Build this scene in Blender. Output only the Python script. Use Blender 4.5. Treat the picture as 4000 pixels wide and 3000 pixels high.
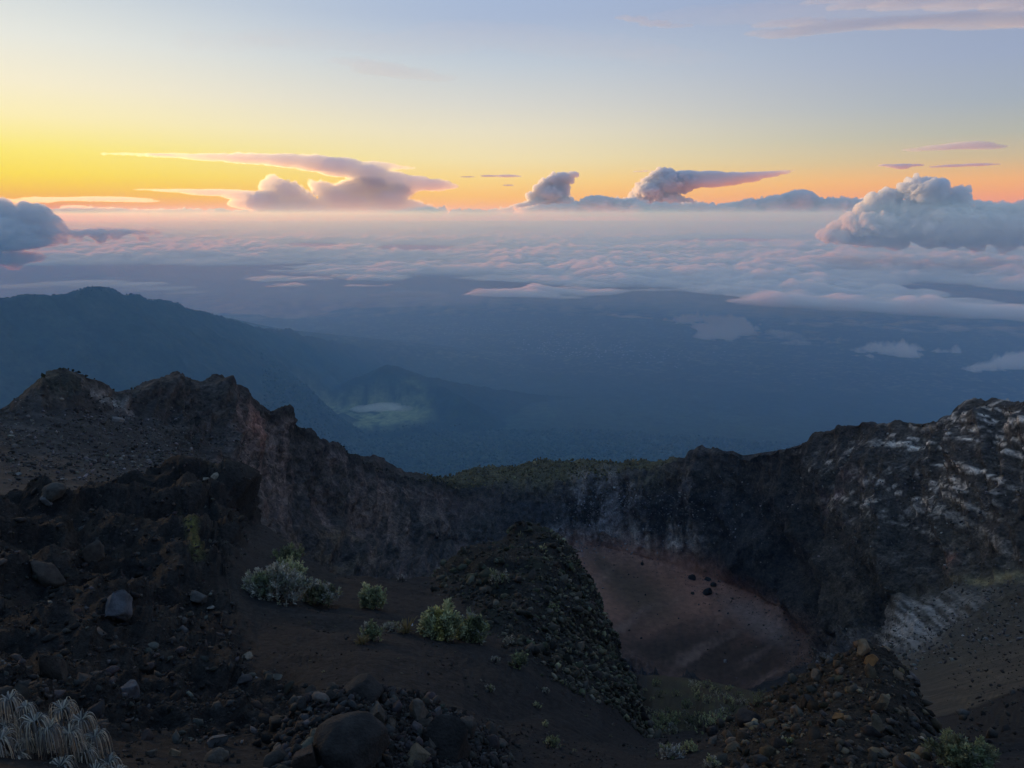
import bpy, math, random
import numpy as np
from mathutils import Vector
from mathutils.bvhtree import BVHTree

# ------------------------------------------------------------------ scene, camera, sky, sun
for o in list(bpy.data.objects):
    bpy.data.objects.remove(o)
scene = bpy.context.scene
COL = scene.collection
R = math.radians
PITCH = R(13.5)                     # the camera looks down by this much
FOC = 1522.0                        # focal length in units of a 2212 x 1659 picture
SUN_AZ, SUN_EL = R(-44.0), R(1.2)   # sun low over the horizon, beyond the left edge of the view

cam_d = bpy.data.cameras.new('camera')
cam = bpy.data.objects.new('camera', cam_d); COL.objects.link(cam)
cam_d.sensor_fit = 'HORIZONTAL'
cam_d.angle = 2 * math.atan(1106.0 / FOC)
cam_d.clip_start, cam_d.clip_end = 0.2, 600000.0
cam.rotation_euler = (R(90) - PITCH, 0, 0)
scene.camera = cam

def lin(c):
    return tuple((v / 255 / 12.92) if v <= 10 else ((v / 255 + 0.055) / 1.055) ** 2.4 for v in c)

world = bpy.data.worlds.new('World'); scene.world = world
world.use_nodes = True
NT = world.node_tree; NT.nodes.clear()
def wn(t, **k):
    n = NT.nodes.new(t)
    for a, b in k.items(): setattr(n, a, b)
    return n
def wmath(op, a, b=None, c=None, clamp=False):
    n = wn('ShaderNodeMath', operation=op); n.use_clamp = clamp
    for i, v in enumerate((a, b, c)):
        if v is None: continue
        if isinstance(v, (int, float)): n.inputs[i].default_value = v
        else: NT.links.new(v, n.inputs[i])
    return n.outputs[0]
tc = wn('ShaderNodeTexCoord')
sep = wn('ShaderNodeSeparateXYZ'); NT.links.new(tc.outputs['Generated'], sep.inputs[0])
el = wmath('MULTIPLY', wmath('ARCSINE', sep.outputs[2]), 180 / math.pi)
pos = wmath('DIVIDE', wmath('ADD', el, 2.0), 92.0, clamp=True)
hyp = wmath('SQRT', wmath('ADD', wmath('MULTIPLY', sep.outputs[0], sep.outputs[0]), wmath('MULTIPLY', sep.outputs[1], sep.outputs[1])))
dot = wmath('ADD', wmath('MULTIPLY', sep.outputs[0], math.sin(SUN_AZ)), wmath('MULTIPLY', sep.outputs[1], math.cos(SUN_AZ)))
daz = wmath('MULTIPLY', wmath('ARCCOSINE', wmath('DIVIDE', dot, wmath('MAXIMUM', hyp, 1e-4))), 180 / math.pi)
def ramp(stops):
    n = wn('ShaderNodeValToRGB'); r = n.color_ramp
    r.interpolation = 'EASE' if False else 'LINEAR'
    while len(r.elements) < len(stops): r.elements.new(0.5)
    for e, (deg, c) in zip(r.elements, stops):
        e.position = (deg + 2) / 92
    for e, (deg, c) in zip(r.elements, stops):
        e.position = (deg + 2) / 92; e.color = lin(c) + (1,)
    NT.links.new(pos, n.inputs[0]); return n.outputs[0]
r_sun = ramp([(-1, (255, 130, 25)), (0.3, (255, 158, 18)), (1.2, (255, 198, 24)), (2.6, (255, 228, 56)), (4.2, (255, 238, 112)),
              (6.2, (255, 242, 182)), (8.2, (250, 241, 210)), (11, (234, 235, 226)), (14, (210, 219, 223)), (22, (170, 196, 224)),
              (40, (140, 180, 230)), (88, (120, 164, 226))])
r_mid = ramp([(-1, (252, 150, 70)), (0.2, (255, 168, 66)), (1.1, (255, 192, 82)), (2.6, (252, 218, 134)), (4.2, (244, 228, 178)),
              (6.2, (234, 226, 200)), (8.2, (217, 217, 210)), (11, (194, 205, 216)), (14, (170, 186, 213)), (22, (150, 180, 222)),
              (40, (134, 174, 228)), (88, (120, 164, 226))])
r_far = ramp([(-1, (214, 126, 108)), (0.2, (232, 138, 106)), (1.1, (244, 160, 104)), (2.2, (244, 180, 114)), (3.6, (206, 186, 150)),
              (5.2, (180, 182, 172)), (7.2, (162, 174, 188)), (10, (153, 167, 195)), (14, (147, 160, 190)), (22, (140, 168, 214)),
              (40, (128, 168, 226)), (88, (120, 164, 226))])
def mapr(v, a, b):
    n = wn('ShaderNodeMapRange', interpolation_type='SMOOTHSTEP'); NT.links.new(v, n.inputs[0])
    n.inputs[1].default_value, n.inputs[2].default_value = a, b; return n.outputs[0]
def wmix(f, a, b):
    n = wn('ShaderNodeMix', data_type='RGBA')
    if isinstance(f, float): n.inputs[0].default_value = f
    else: NT.links.new(f, n.inputs[0])
    NT.links.new(a, n.inputs[6]); NT.links.new(b, n.inputs[7]); return n.outputs[2]
grad = wmix(mapr(daz, 38, 84), wmix(mapr(daz, 4, 46), r_sun, r_mid), r_far)
sky = wn('ShaderNodeTexSky', sky_type='NISHITA'); sky.sun_disc = False
sky.sun_elevation, sky.sun_rotation = SUN_EL, SUN_AZ
sky.altitude = 3000; sky.air_density = 1.2; sky.dust_density = 1.5; sky.ozone_density = 2.0
sc_ = wn('ShaderNodeMix', data_type='RGBA', blend_type='MULTIPLY'); sc_.inputs[0].default_value = 1
NT.links.new(sky.outputs[0], sc_.inputs[6]); sc_.inputs[7].default_value = (0.12, 0.12, 0.12, 1)
fac = wmath('MULTIPLY', mapr(el, 16, 50), 0.35)
final = wmix(fac, grad, sc_.outputs[2])
bg = wn('ShaderNodeBackground'); NT.links.new(final, bg.inputs[0]); bg.inputs[1].default_value = 1.0
wo = wn('ShaderNodeOutputWorld'); NT.links.new(bg.outputs[0], wo.inputs[0])

sun_d = bpy.data.lights.new('sun', 'SUN')
sun_d.energy, sun_d.angle, sun_d.color = 4.6, R(3.0), (1.0, 0.64, 0.26)
sun = bpy.data.objects.new('sun', sun_d); COL.objects.link(sun)
SV = Vector((math.sin(SUN_AZ) * math.cos(SUN_EL), math.cos(SUN_AZ) * math.cos(SUN_EL), math.sin(SUN_EL)))
sun.rotation_euler = SV.to_track_quat('Z', 'Y').to_euler()

vs = scene.view_settings
vs.view_transform, vs.look, vs.exposure, vs.gamma = 'Standard', 'None', 0.0, 1.0
vs.use_curve_mapping = False
cy = scene.cycles
cy.use_denoising = True
cy.max_bounces, cy.diffuse_bounces, cy.glossy_bounces = 10, 2, 2
cy.transmission_bounces, cy.volume_bounces, cy.transparent_max_bounces = 2, 8, 12
cy.use_adaptive_sampling = True; cy.adaptive_threshold = 0.01

# ------------------------------------------------------------------ helpers
SP, CP = math.sin(PITCH), math.cos(PITCH)
def ray(px, py):
    """direction through a point of the 2212 x 1659 picture, horizontal length 1"""
    x = (px - 1106.0) / FOC; y = (829.5 - py) / FOC
    d = Vector((x, CP + y * SP, -SP + y * CP))
    return d / math.hypot(d.x, d.y)
def at(px, py, r):
    return ray(px, py) * r
def atz(px, py, z):
    d = ray(px, py); return d * (z / d.z)
def project(P):
    """numpy points -> picture coordinates"""
    f = P[:, 1] * CP - P[:, 2] * SP; u = P[:, 1] * SP + P[:, 2] * CP
    f = np.maximum(f, 1e-3)
    return 1106 + FOC * P[:, 0] / f, 829.5 - FOC * u / f

_rs = np.random.RandomState(7)
_PERM = np.concatenate([_rs.permutation(256)] * 3).astype(np.int32)
_G = _rs.normal(size=(256, 3)).astype(np.float32); _G /= np.linalg.norm(_G, axis=1)[:, None]
def pnoise(p):
    p = np.asarray(p, np.float32)
    i = np.floor(p).astype(np.int32); f = p - i; i &= 255
    u = f * f * f * (f * (f * 6 - 15) + 10)
    res = 0
    for dx in (0, 1):
        wx = u[:, 0] if dx else 1 - u[:, 0]
        a = _PERM[i[:, 0] + dx]
        for dy in (0, 1):
            wy = u[:, 1] if dy else 1 - u[:, 1]
            b = _PERM[a + i[:, 1] + dy]
            for dz in (0, 1):
                wz = u[:, 2] if dz else 1 - u[:, 2]
                g = _G[_PERM[b + i[:, 2] + dz] & 255]
                n = g[:, 0] * (f[:, 0] - dx) + g[:, 1] * (f[:, 1] - dy) + g[:, 2] * (f[:, 2] - dz)
                res = res + wx * wy * wz * n
    return res * 1.6
def fbm(p, octv=4, gain=0.5, ridged=False):
    p = np.asarray(p, np.float32); s = 0; a = 1; t = 0
    for k in range(octv):
        n = pnoise(p * (2.03 ** k) + 17.3 * k)
        if ridged: n = 1 - 2 * np.abs(n)
        s = s + a * n; t += a; a *= gain
    return s / t
def smooth(x, a, b):
    t = np.clip((x - a) / (b - a), 0, 1); return t * t * (3 - 2 * t)
def blob(px, py, cx, cy_, rx, ry, soft=0.5, rot=0):
    c, s = math.cos(R(rot)), math.sin(R(rot))
    dx, dy = px - cx, py - cy_
    d = np.sqrt(((dx * c + dy * s) / rx) ** 2 + ((-dx * s + dy * c) / ry) ** 2)
    return 1 - smooth(d, 1 - soft, 1 + soft)

def tag(o, label=None, cat=None, group=None, kind=None):
    if label: o['label'] = label
    if cat: o['category'] = cat
    if group: o['group'] = group
    if kind: o['kind'] = kind
    return o
def mesh_obj(name, V, F, mat, parent=None, smooth_=True, cols=None, relief=None):
    me = bpy.data.meshes.new(name)
    V = np.ascontiguousarray(V, np.float32); F = np.ascontiguousarray(F, np.int32)
    me.vertices.add(len(V)); me.vertices.foreach_set('co', V.ravel())
    k = F.shape[1]
    me.loops.add(F.size); me.loops.foreach_set('vertex_index', F.ravel())
    me.polygons.add(len(F)); me.polygons.foreach_set('loop_start', np.arange(0, F.size, k, dtype=np.int32))
    try: me.polygons.foreach_set('loop_total', np.full(len(F), k, np.int32))
    except Exception: pass
    if smooth_: me.polygons.foreach_set('use_smooth', np.ones(len(F), bool))
    me.update(calc_edges=True)
    if cols is not None:
        a = me.color_attributes.new('albedo', 'FLOAT_COLOR', 'POINT')
        c = np.ones((len(V), 4), np.float32); c[:, :3] = cols; a.data.foreach_set('color', c.ravel())
    if cols is not None:
        a = me.attributes.new('relief', 'FLOAT', 'POINT')
        a.data.foreach_set('value', (np.ones(len(V)) if relief is None else relief).astype(np.float32))
    if mat: me.materials.append(mat)
    o = bpy.data.objects.new(name, me); COL.objects.link(o)
    if parent: o.parent = parent
    return o
def empty(name, loc):
    o = bpy.data.objects.new(name, None); COL.objects.link(o); o.location = loc; o.empty_display_size = 0.2
    return o
def grid_faces(nr, nc, off=0):
    i = np.arange(nr - 1)[:, None] * nc + np.arange(nc - 1)[None, :] + off
    return np.stack([i, i + 1, i + nc + 1, i + nc], -1).reshape(-1, 4)

class Mat:
    def __init__(s, name):
        s.m = bpy.data.materials.new(name); s.m.use_nodes = True; s.nt = s.m.node_tree; s.nt.nodes.clear()
        s.out = s.n('ShaderNodeOutputMaterial')
    def n(s, t, **k):
        n = s.nt.nodes.new(t)
        for a, b in k.items(): setattr(n, a, b)
        return n
    def l(s, a, b): s.nt.links.new(a, b)

def ground_mat(name, scales, bump_dist, rough=0.95, contrast=0.55, spec=0.15):
    """base colour from the geometry's own albedo attribute, broken up by fine noise; fine relief from bump"""
    M = Mat(name)
    at_ = M.n('ShaderNodeAttribute', attribute_name='albedo'); rel = M.n('ShaderNodeAttribute', attribute_name='relief')
    geo = M.n('ShaderNodeNewGeometry')
    prev = None
    nz = []
    for sc in scales:
        t = M.n('ShaderNodeTexNoise'); t.inputs['Scale'].default_value = sc; t.inputs['Detail'].default_value = 6
        t.inputs['Roughness'].default_value = 0.65; M.l(geo.outputs['Position'], t.inputs['Vector']); nz.append(t.outputs['Fac'])
    mr = M.n('ShaderNodeMapRange'); M.l(nz[0], mr.inputs[0]); mr.inputs[1].default_value, mr.inputs[2].default_value = 0.3, 0.7
    ca = M.n('ShaderNodeMath', operation='MULTIPLY'); cr_ = M.n('ShaderNodeMapRange'); M.l(rel.outputs['Fac'], cr_.inputs[0]); cr_.inputs[3].default_value = .35; M.l(cr_.outputs[0], ca.inputs[0]); ca.inputs[1].default_value = contrast
    c1 = M.n('ShaderNodeMath', operation='SUBTRACT'); c1.inputs[0].default_value = 1; M.l(ca.outputs[0], c1.inputs[1])
    c2 = M.n('ShaderNodeMath', operation='ADD'); c2.inputs[0].default_value = 1; M.l(ca.outputs[0], c2.inputs[1])
    M.l(c1.outputs[0], mr.inputs[3]); M.l(c2.outputs[0], mr.inputs[4])
    mx = M.n('ShaderNodeMix', data_type='RGBA', blend_type='MULTIPLY'); mx.inputs[0].default_value = 1
    M.l(at_.outputs['Color'], mx.inputs[6]); M.l(mr.outputs[0], mx.inputs[7])
    m2 = M.n('ShaderNodeMapRange'); M.l(nz[1], m2.inputs[0]); m2.inputs[1].default_value, m2.inputs[2].default_value = .35, .65
    m2.inputs[3].default_value, m2.inputs[4].default_value = 1 - .7 * contrast, 1 + .9 * contrast
    mx0 = mx; mx = M.n('ShaderNodeMix', data_type='RGBA', blend_type='MULTIPLY'); M.l(rel.outputs['Fac'], mx.inputs[0])
    M.l(mx0.outputs[2], mx.inputs[6]); M.l(m2.outputs[0], mx.inputs[7])
    b = M.n('ShaderNodeBsdfPrincipled'); b.inputs['Roughness'].default_value = rough
    b.inputs['Specular IOR Level'].default_value = spec
    M.l(mx.outputs[2], b.inputs['Base Color'])
    nrm = None
    for f, d in zip(nz, bump_dist):
        bp = M.n('ShaderNodeBump'); M.l(rel.outputs['Fac'], bp.inputs['Strength']); bp.inputs['Distance'].default_value = d
        M.l(f, bp.inputs['Height'])
        if nrm: M.l(nrm, bp.inputs['Normal'])
        nrm = bp.outputs[0]
    M.l(nrm, b.inputs['Normal']); M.l(b.outputs[0], M.out.inputs[0])
    return M.m
HAZE = 8.2e-5
# ------------------------------------------------------------------ the volcano: near slopes and crater as one stretch of ground
NC = 1000
AZ = np.linspace(R(-48), R(48), NC)
def line(pts):
    a, rr, ss = [], [], []
    for p in pts:
        d = ray(p[0], p[1]); r = p[2]
        if r < 0: r = r / d.z          # a negative number is a height instead of a distance
        a.append(math.atan2(d.x, d.y)); rr.append(math.log(r)); ss.append(d.z)
    o = np.argsort(a); a, rr, ss = (np.array(v)[o] for v in (a, rr, ss))
    return np.exp(np.interp(AZ, a, rr)), np.interp(AZ, a, ss)

L = []
L.append((np.full(NC, 1.0), np.full(NC, -1.75)))
L.append(line([(-300, 1720, 3.6), (200, 1720, 4.0), (500, 1720, 4.3), (760, 1720, 4.5), (1100, 1710, 5.4), (1500, 1710, 7.5), (1900, 1710, 8), (2500, 1710, 9)]))
# near crest: plant bank, boulder mound, rubble apron
L.append(line([(-300, 1600, 5.6), (0, 1600, 5.6), (200, 1610, 6.0), (450, 1600, 6.6), (580, 1605, 6.3), (640, 1540, 6.2), (700, 1500, 6.3), (780, 1487, 6.5),
               (900, 1510, 6.7), (1000, 1555, 6.8), (1080, 1615, 6.8), (1200, 1600, 9), (1400, 1615, 12), (1600, 1605, 10), (1800, 1570, 10), (2000, 1625, 10.4), (2120, 1640, 11), (2500, 1620, 14)]))
L.append(line([(-300, 1500, 8), (0, 1500, 8), (300, 1500, 8.6), (480, 1530, 8.2), (560, 1560, 8), (620, 1560, 8.2), (700, 1510, 8.4), (780, 1492, 8.5), (900, 1505, 8.6), (1000, 1530, 8.8), (1090, 1560, 9.4),
               (1200, 1530, 11.5), (1300, 1530, 13.5), (1392, 1594, 16), (1500, 1597, 15), (1600, 1580, 12.5), (1800, 1510, 11.8), (1900, 1500, 11.9), (2000, 1600, 11.6), (2120, 1630, 12.5), (2500, 1600, 16)]))
L.append(line([(-300, 1300, 14), (0, 1300, 14.5), (150, 1270, 15), (300, 1290, 15.5), (400, 1330, 14.5), (480, 1300, 15.5), (520, 1380, 13), (560, 1400, 12.5), (640, 1380, 13), (760, 1350, 14.4), (1000, 1360, 15.5),
               (1150, 1340, 18), (1250, 1390, 18.5), (1320, 1460, 18.5), (1392, 1592, 18.5), (1500, 1592, 17.5), (1600, 1550, 13.8), (1700, 1490, 13.3), (1870, 1430, 13.4), (1960, 1475, 13.4), (2040, 1612, 12.2), (2120, 1628, 13.2), (2500, 1570, 20)]))
# skyline of the near ground: left spur, saddle, stony spur, rubble mound
L.append(line([(-300, 1085, 24), (0, 1080, 25), (80, 1072, 26), (120, 1060, 27), (160, 1068, 28), (330, 1046, 33), (400, 1026, 36), (440, 1032, 38), (488, 1018, 41), (505, 1050, 38), (540, 1105, 35), (600, 1155, 30), (690, 1222, 25), (720, 1240, 23), (800, 1246, 22),
               (860, 1252, 22.5), (930, 1244, 25), (1000, 1203, 28), (1070, 1163, 30), (1120, 1136, 32), (1155, 1131, 32.5), (1190, 1143, 32.5), (1222, 1180, 32), (1255, 1252, 30.5), (1300, 1352, 28), (1340, 1425, 26), (1375, 1492, 24),
               (1393, 1590, 20), (1420, 1590, 21), (1500, 1580, 20), (1560, 1555, 16), (1640, 1508, 15), (1700, 1468, 14.5), (1780, 1428, 14.5), (1840, 1402, 14.5), (1870, 1392, 14.5), (1910, 1405, 14.6), (1960, 1443, 14.5), (2000, 1523, 13.7), (2040, 1608, 12.8),
               (2080, 1610, 14.5), (2212, 1570, 19), (2500, 1500, 26)]))
NEAR_TOP = len(L) - 1
# just behind that skyline
r5, s5 = L[-1]
px_az = 1106 + FOC * 0.90 * np.tan(AZ)
drop = np.interp(px_az, [0, 420, 520, 700, 1250, 1380, 1420, 1540, 1640, 1900, 2030, 2110], [.10, .12, .30, .42, .42, .30, .02, .02, .30, .45, .35, .02])
L.append((r5 * 1.16, s5 - drop * 0.32))
L.append(line([(-300, 1180, 48), (0, 1175, 50), (300, 1160, 54), (480, 1150, 58), (560, 1230, 50), (690, 1330, 42), (900, 1360, 42), (1150, 1300, 48), (1300, 1420, 45), (1375, 1462, 45), (1390, 1455, 45), (1420, 1454, 45), (1500, 1463, 45), (1560, 1475, 44), (1640, 1492, 42),
               (1700, 1510, 40), (1870, 1500, 38), (2000, 1560, 34), (2080, 1545, 34), (2212, 1490, 40), (2500, 1400, 50)]))
NEAR_END = len(L) - 1
L.append(line([(-300, 1060, 80), (0, 1055, 84), (300, 1045, 96), (430, 1045, 104), (520, 1150, 100), (690, 1380, 90), (900, 1420, 95), (1150, 1420, 100), (1300, 1500, 100), (1390, 1520, 98), (1640, 1525, 95), (1700, 1515, 100), (1870, 1500, 95), (1960, 1470, 95), (2212, 1390, 100), (2500, 1320, 110)]))
# foot of the left wall, near edge of the crater floor, talus
L.append(line([(-300, 1000, 105), (0, 985, 110), (300, 975, 132), (430, 985, 150), (500, 1085, 150), (600, 1190, 190), (690, 1245, 215), (800, 1275, 228), (930, 1275, 248), (1000, 1245, 262), (1100, 1300, 270), (1200, 1440, -184), (1300, 1490, -186), (1400, 1500, -187), (1560, 1505, -187),
               (1640, 1500, -184), (1720, 1440, -178), (1850, 1420, 200), (1990, 1380, 190), (2212, 1310, 165), (2500, 1230, 150)]))
# middle of the left wall, far edge of the crater floor, crest of the grey apron
L.append(line([(-300, 935, 128), (0, 925, 132), (150, 885, 150), (300, 905, 170), (430, 915, 188), (500, 965, 190), (600, 1035, 232), (690, 1110, 266), (800, 1150, 298), (930, 1180, 325), (1000, 1175, 345), (1100, 1180, 355), (1190, 1184, 361), (1240, 1184, -188), (1300, 1184, -189), (1400, 1210, -189),
               (1500, 1241, -188), (1620, 1282, -186), (1700, 1322, -184), (1745, 1372, -180), (1800, 1405, -176), (1850, 1392, 262), (1880, 1362, 258), (1990, 1302, 245), (2090, 1262, 230), (2212, 1230, 215), (2500, 1160, 190)]))
# inner edge of the crater rim
L.append(line([(-300, 905, 142), (0, 885, 148), (40, 858, 152), (80, 828, 158), (110, 808, 162), (140, 800, 165), (180, 808, 168), (215, 822, 173), (250, 846, 178), (290, 840, 184), (330, 826, 193), (380, 810, 204), (405, 818, 207), (432, 826, 210), (470, 819, 217), (520, 837, 226), (560, 872, 236), (590, 890, 245), (606, 884, 250),
               (613, 877, 252), (622, 884, 255), (650, 921, 268), (690, 950, 285), (720, 974, 300), (740, 984, 308), (780, 1000, 318), (830, 1020, 333), (900, 1040, 355), (975, 1053, 380), (1100, 1052, 390), (1250, 1042, 388), (1400, 1018, 380), (1480, 992, 372), (1560, 974, 362), (1580, 972, 360), (1600, 982, 358), (1700, 968, 344), (1760, 947, 337),
               (1810, 928, 330), (1860, 914, 324), (1930, 914, 315), (1990, 907, 308), (2050, 914, 300), (2110, 898, 290), (2150, 888, 283), (2180, 893, 278), (2212, 884, 272), (2500, 860, 245)]))
# outer edge of the rim: the scrub plateau shows behind the crater in the middle
ro, so = L[-1]
rp, sp = line([(700, 985, 325), (740, 984, 340), (790, 986, 345), (815, 985, 345), (850, 1003, 360), (880, 1018, 372), (905, 1019, 385), (940, 1034, 400), (1000, 1022, 425), (1060, 1008, 432), (1100, 1002, 435), (1240, 997, 430), (1330, 998, 422), (1400, 996, 412), (1480, 987, 392)])
w = smooth(px_az, 715, 745) * (1 - smooth(px_az, 1440, 1500))
L.append((np.where(w > 0, ro * (1 - w) * 1.03 + rp * w, ro * 1.03), so * (1 - w) + (-0.006) * (1 - w) + sp * w))
L.append((L[-1][0] * 1.25, L[-1][1] - 0.12))
L.append((np.full(NC, 900.0), np.minimum(L[-1][1] - 0.05, -0.50)))

ROWS = [10, 26, 44, 22, 48, 86, 12, 24, 16, 30, 62, 130, 12, 12, 10]
ROWS = ROWS[:len(L) - 1]
rr, ss, seg = [], [], []
for k in range(len(L) - 1):
    n = ROWS[k]
    for j in range(n):
        t = j / n
        rr.append(np.exp(np.log(L[k][0]) * (1 - t) + np.log(L[k + 1][0]) * t)); zz = L[k][0] * L[k][1] * (1 - t) + L[k + 1][0] * L[k + 1][1] * t
        # straight in space between the lines
        rs = L[k][0] * (1 - t) + L[k + 1][0] * t
        rr[-1] = rs; ss.append(zz); seg.append(k + t)
rr.append(L[-1][0]); ss.append(L[-1][0] * L[-1][1]); seg.append(len(L) - 1)
rr, zz, seg = np.array(rr), np.array(ss), np.array(seg)
for it in range(2):     # round the creases a little
    rr[1:-1] = 0.25 * rr[:-2] + 0.5 * rr[1:-1] + 0.25 * rr[2:]; zz[1:-1] = 0.25 * zz[:-2] + 0.5 * zz[1:-1] + 0.25 * zz[2:]
NR = len(seg)
X = rr * np.sin(AZ)[None]; Y = rr * np.cos(AZ)[None]
P = np.stack([X, Y, zz], -1)
def normals(P):
    a = np.gradient(P, axis=0); b = np.gradient(P, axis=1)
    n = np.cross(b, a); n /= np.maximum(np.linalg.norm(n, axis=-1, keepdims=True), 1e-9)
    n[n[..., 2] < 0] *= -1
    return n
N0 = normals(P)
Pf = P.reshape(-1, 3).astype(np.float32); Nf = N0.reshape(-1, 3)
SEG = np.repeat(seg, NC); RAD = rr.ravel(); AZf = np.tile(AZ, NR)
PX, PY = project(Pf)
near = SEG <= NEAR_END
# log-polar coordinates: relief whose grain grows with distance from the summit
Q = np.stack([AZf * 1.0, np.log(RAD), Pf[:, 2] / RAD], -1).astype(np.float32)

# --- how rough each part of the near ground is
edge_l = np.interp(PY, [1030, 1130, 1250, 1400, 1500, 1600], [560, 560, 490, 530, 595, 640]) + 45 * fbm(Q * 12 + 60, 4, .6)
left_mass = (1 - smooth(PX - edge_l, -55, 35)) * smooth(SEG, 1.5, 2.5)
left_mass = np.maximum(left_mass, blob(PX, PY, 560, 1520, 90, 70, .5) * (SEG < 4))
sd_ = (PX - 905) * .80 - (PY - 1243) + 34 * fbm(Q * 14 + 2, 3)
spur = smooth(PX, 890, 960) * (1 - smooth(PX, 1400, 1440)) * smooth(SEG, 3.0, 3.4) * smooth(sd_, -20, 45)
mound_r = smooth(PX, 1520, 1620) * (1 - smooth(PX, 2040, 2120)) * (SEG < 6.3)
mound_c = smooth(PX, 560, 640) * (1 - smooth(PX, 1040, 1120)) * (SEG < 2.4)
rug = np.clip(0.10 + 0.9 * left_mass + 0.55 * spur + 0.55 * mound_r + 0.6 * mound_c, 0, 1)
bench = smooth(PX, 1370, 1400) * (1 - smooth(PX, 1700, 1760)) * smooth(SEG, 5.15, 5.6); rug = rug * (1 - .85 * bench)
disp = np.zeros(len(Pf), np.float32)
m = np.where(near)[0]
qn = Q[m]
n1 = fbm(qn * 6, 5, .5); n2 = fbm(qn * np.array((14, 9, 9), np.float32) + 5, 5, 0.55); n3 = fbm(qn * 60 + 9, 3, 0.6); n4 = np.clip(fbm(qn * np.array((9, 7, 8), np.float32) + 21, 4, .45, ridged=True), 0, 1)
lm = left_mass[m]; sp_ = np.maximum(spur[m], .5 * mound_r[m])
d = RAD[m] * (rug[m] * (0.036 * n1 * (0.3 + lm + .8 * sp_) + 0.018 * n2 * (0.5 + .9 * lm + .8 * sp_) + .040 * (n4 ** 1.3 - .35) * (lm + .35 * sp_)) + (0.0022 + 0.0035 * rug[m]) * n3)
wx_ = .25 * pnoise(Pf[m] * .5); rill = fbm(np.stack([(Pf[m, 0] * .35 + Pf[m, 1] * .94) * 1.5 + wx_ * 3, (Pf[m, 0] * .94 - .35 * Pf[m, 1]) * 0.22, Pf[m, 2] * 0], -1), 4, .6)
d += (.11 * rill + .10 * fbm(Pf[m] * .8, 3)) * (1 - rug[m]) * smooth(SEG[m], 2.6, 3.4) * (SEG[m] < 7)
disp[m] = d * smooth(SEG[m], 0.6, 1.4)
# --- crater: gullies down the walls, smooth floor and hillside
mf = np.where(~near)[0]
pf = Pf[mf]
fw = fbm(pf / 24 + 11, 4, .6)
floor = np.clip(blob(PX[mf] + 55 * fw, PY[mf] + 22 * fw, 1480, 1345, 300, 130, .35, 22), 0, 1) * (SEG[mf] < 10.3)
hill = (1 - smooth(PX[mf], 300, 440)) * (1 - smooth(SEG[mf], 9.8, 10.6))
apron = blob(PX[mf], PY[mf], 2130, 1420, 300, 170, .3, -25) * (SEG[mf] < 10.3)
lat = AZf[mf] * 300
g1 = fbm(np.stack([lat / 34, RAD[mf] / 120, pf[:, 2] / 95 + lat / 130], -1), 4, .5, ridged=True)
g2 = fbm(np.stack([lat / 9, RAD[mf] / 40, pf[:, 2] / 28 + lat / 40], -1), 4, .55, ridged=True)
n1 = fbm(pf / 42, 5, .5)
g3 = fbm(np.stack([lat / 3.2, RAD[mf] / 9, pf[:, 2] / 6], -1), 3, .6, ridged=True)
n2 = fbm(pf / 7 + 3, 4, .6)
g0 = fbm(np.stack([(lat * .8 + pf[:, 2] * .9) / 62, (lat * .3 - pf[:, 2]) / 190, RAD[mf] / 300], -1), 3, .45, ridged=True)
plat = smooth(SEG[mf], 11.0, 11.2)
wall = (1 - np.maximum(np.maximum(floor, hill * .85), apron * .8)) * (1 - 0.6 * plat)
crest = np.exp(-((SEG[mf] - 11) / 0.10) ** 2)
strata = 1.7 * fbm(np.stack([lat / 34, RAD[mf] / 40, (pf[:, 2] - .40 * lat + 2.2 * n1) / 1.25], -1), 4, .6) * smooth(PX[mf], 1650, 1850)
d = wall * (5.5 * n1 + (10.0 + 6 * smooth(PX[mf], 1250, 1400)) * (np.clip(g1, 0, 1) ** 1.6 - .3) + 4.5 * (np.clip(g2, 0, 1) ** 1.5 - .3) + 1.6 * (g3 - .2) + 13 * smooth(11 - SEG[mf], .06, .35) * smooth(PX[mf], 1450, 1700) * (np.clip(g0, 0, 1) ** 1.3 - .4)) + (0.06 + 1.1 * wall) * n2 + 0.55 * strata * wall
d += hill * (0.9 * fbm(pf / 14, 4)) + apron * 0.6 * n2
d *= smooth(SEG[mf], NEAR_END, NEAR_END + 0.8) * smooth(RAD[mf], 95, 200) * (1 - 0.5 * crest)
cl_ = smooth(PX[mf], 480, 620); d *= 1 - .75 * np.exp(-((SEG[mf] - 11) / .22) ** 2) * (1 - cl_); d += crest * ((.5 + 1.9 * cl_) * fbm(pf / 6, 5, .62) + 1.2 * cl_ * n1)
disp[mf] = d
Pf = Pf + Nf * disp[:, None]
P = Pf.reshape(NR, NC, 3)
N1 = normals(P).reshape(-1, 3)
steep = 1 - N1[:, 2]

# --- colour of each patch of ground, some light painted in
C = np.zeros((len(Pf), 3), np.float32)
def paint(idx, wgt, col):
    wgt = np.clip(wgt, 0, 1)[:, None]
    C[idx] = C[idx] * (1 - wgt) + np.array(col, np.float32)[None] * wgt
nq = fbm(Q[m] * 16 + 31, 4, .6)
C[m] = np.array((.034, .032, .031))
paint(m, smooth(rill, .0, .5) * .5 * (1 - rug[m]), (.022, .021, .021)); paint(m, smooth(nq, .1, .5) * .4 * (1 - rug[m]), (.05, .045, .040))
paint(m, left_mass[m] * .9, (.021, .020, .019)); paint(m, left_mass[m] * smooth(n4, .55, .8) * .6, (.048, .045, .041)); paint(m, left_mass[m] * smooth(-n4, -.35, -.1) * .6, (.012, .011, .011))  # outcrop crests painted lighter, hollows darker
paint(m, left_mass[m] * smooth(nq, .1, .5) * .6, (.046, .038, .029))
paint(m, spur[m] * .9, (.026, .028, .026))
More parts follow.
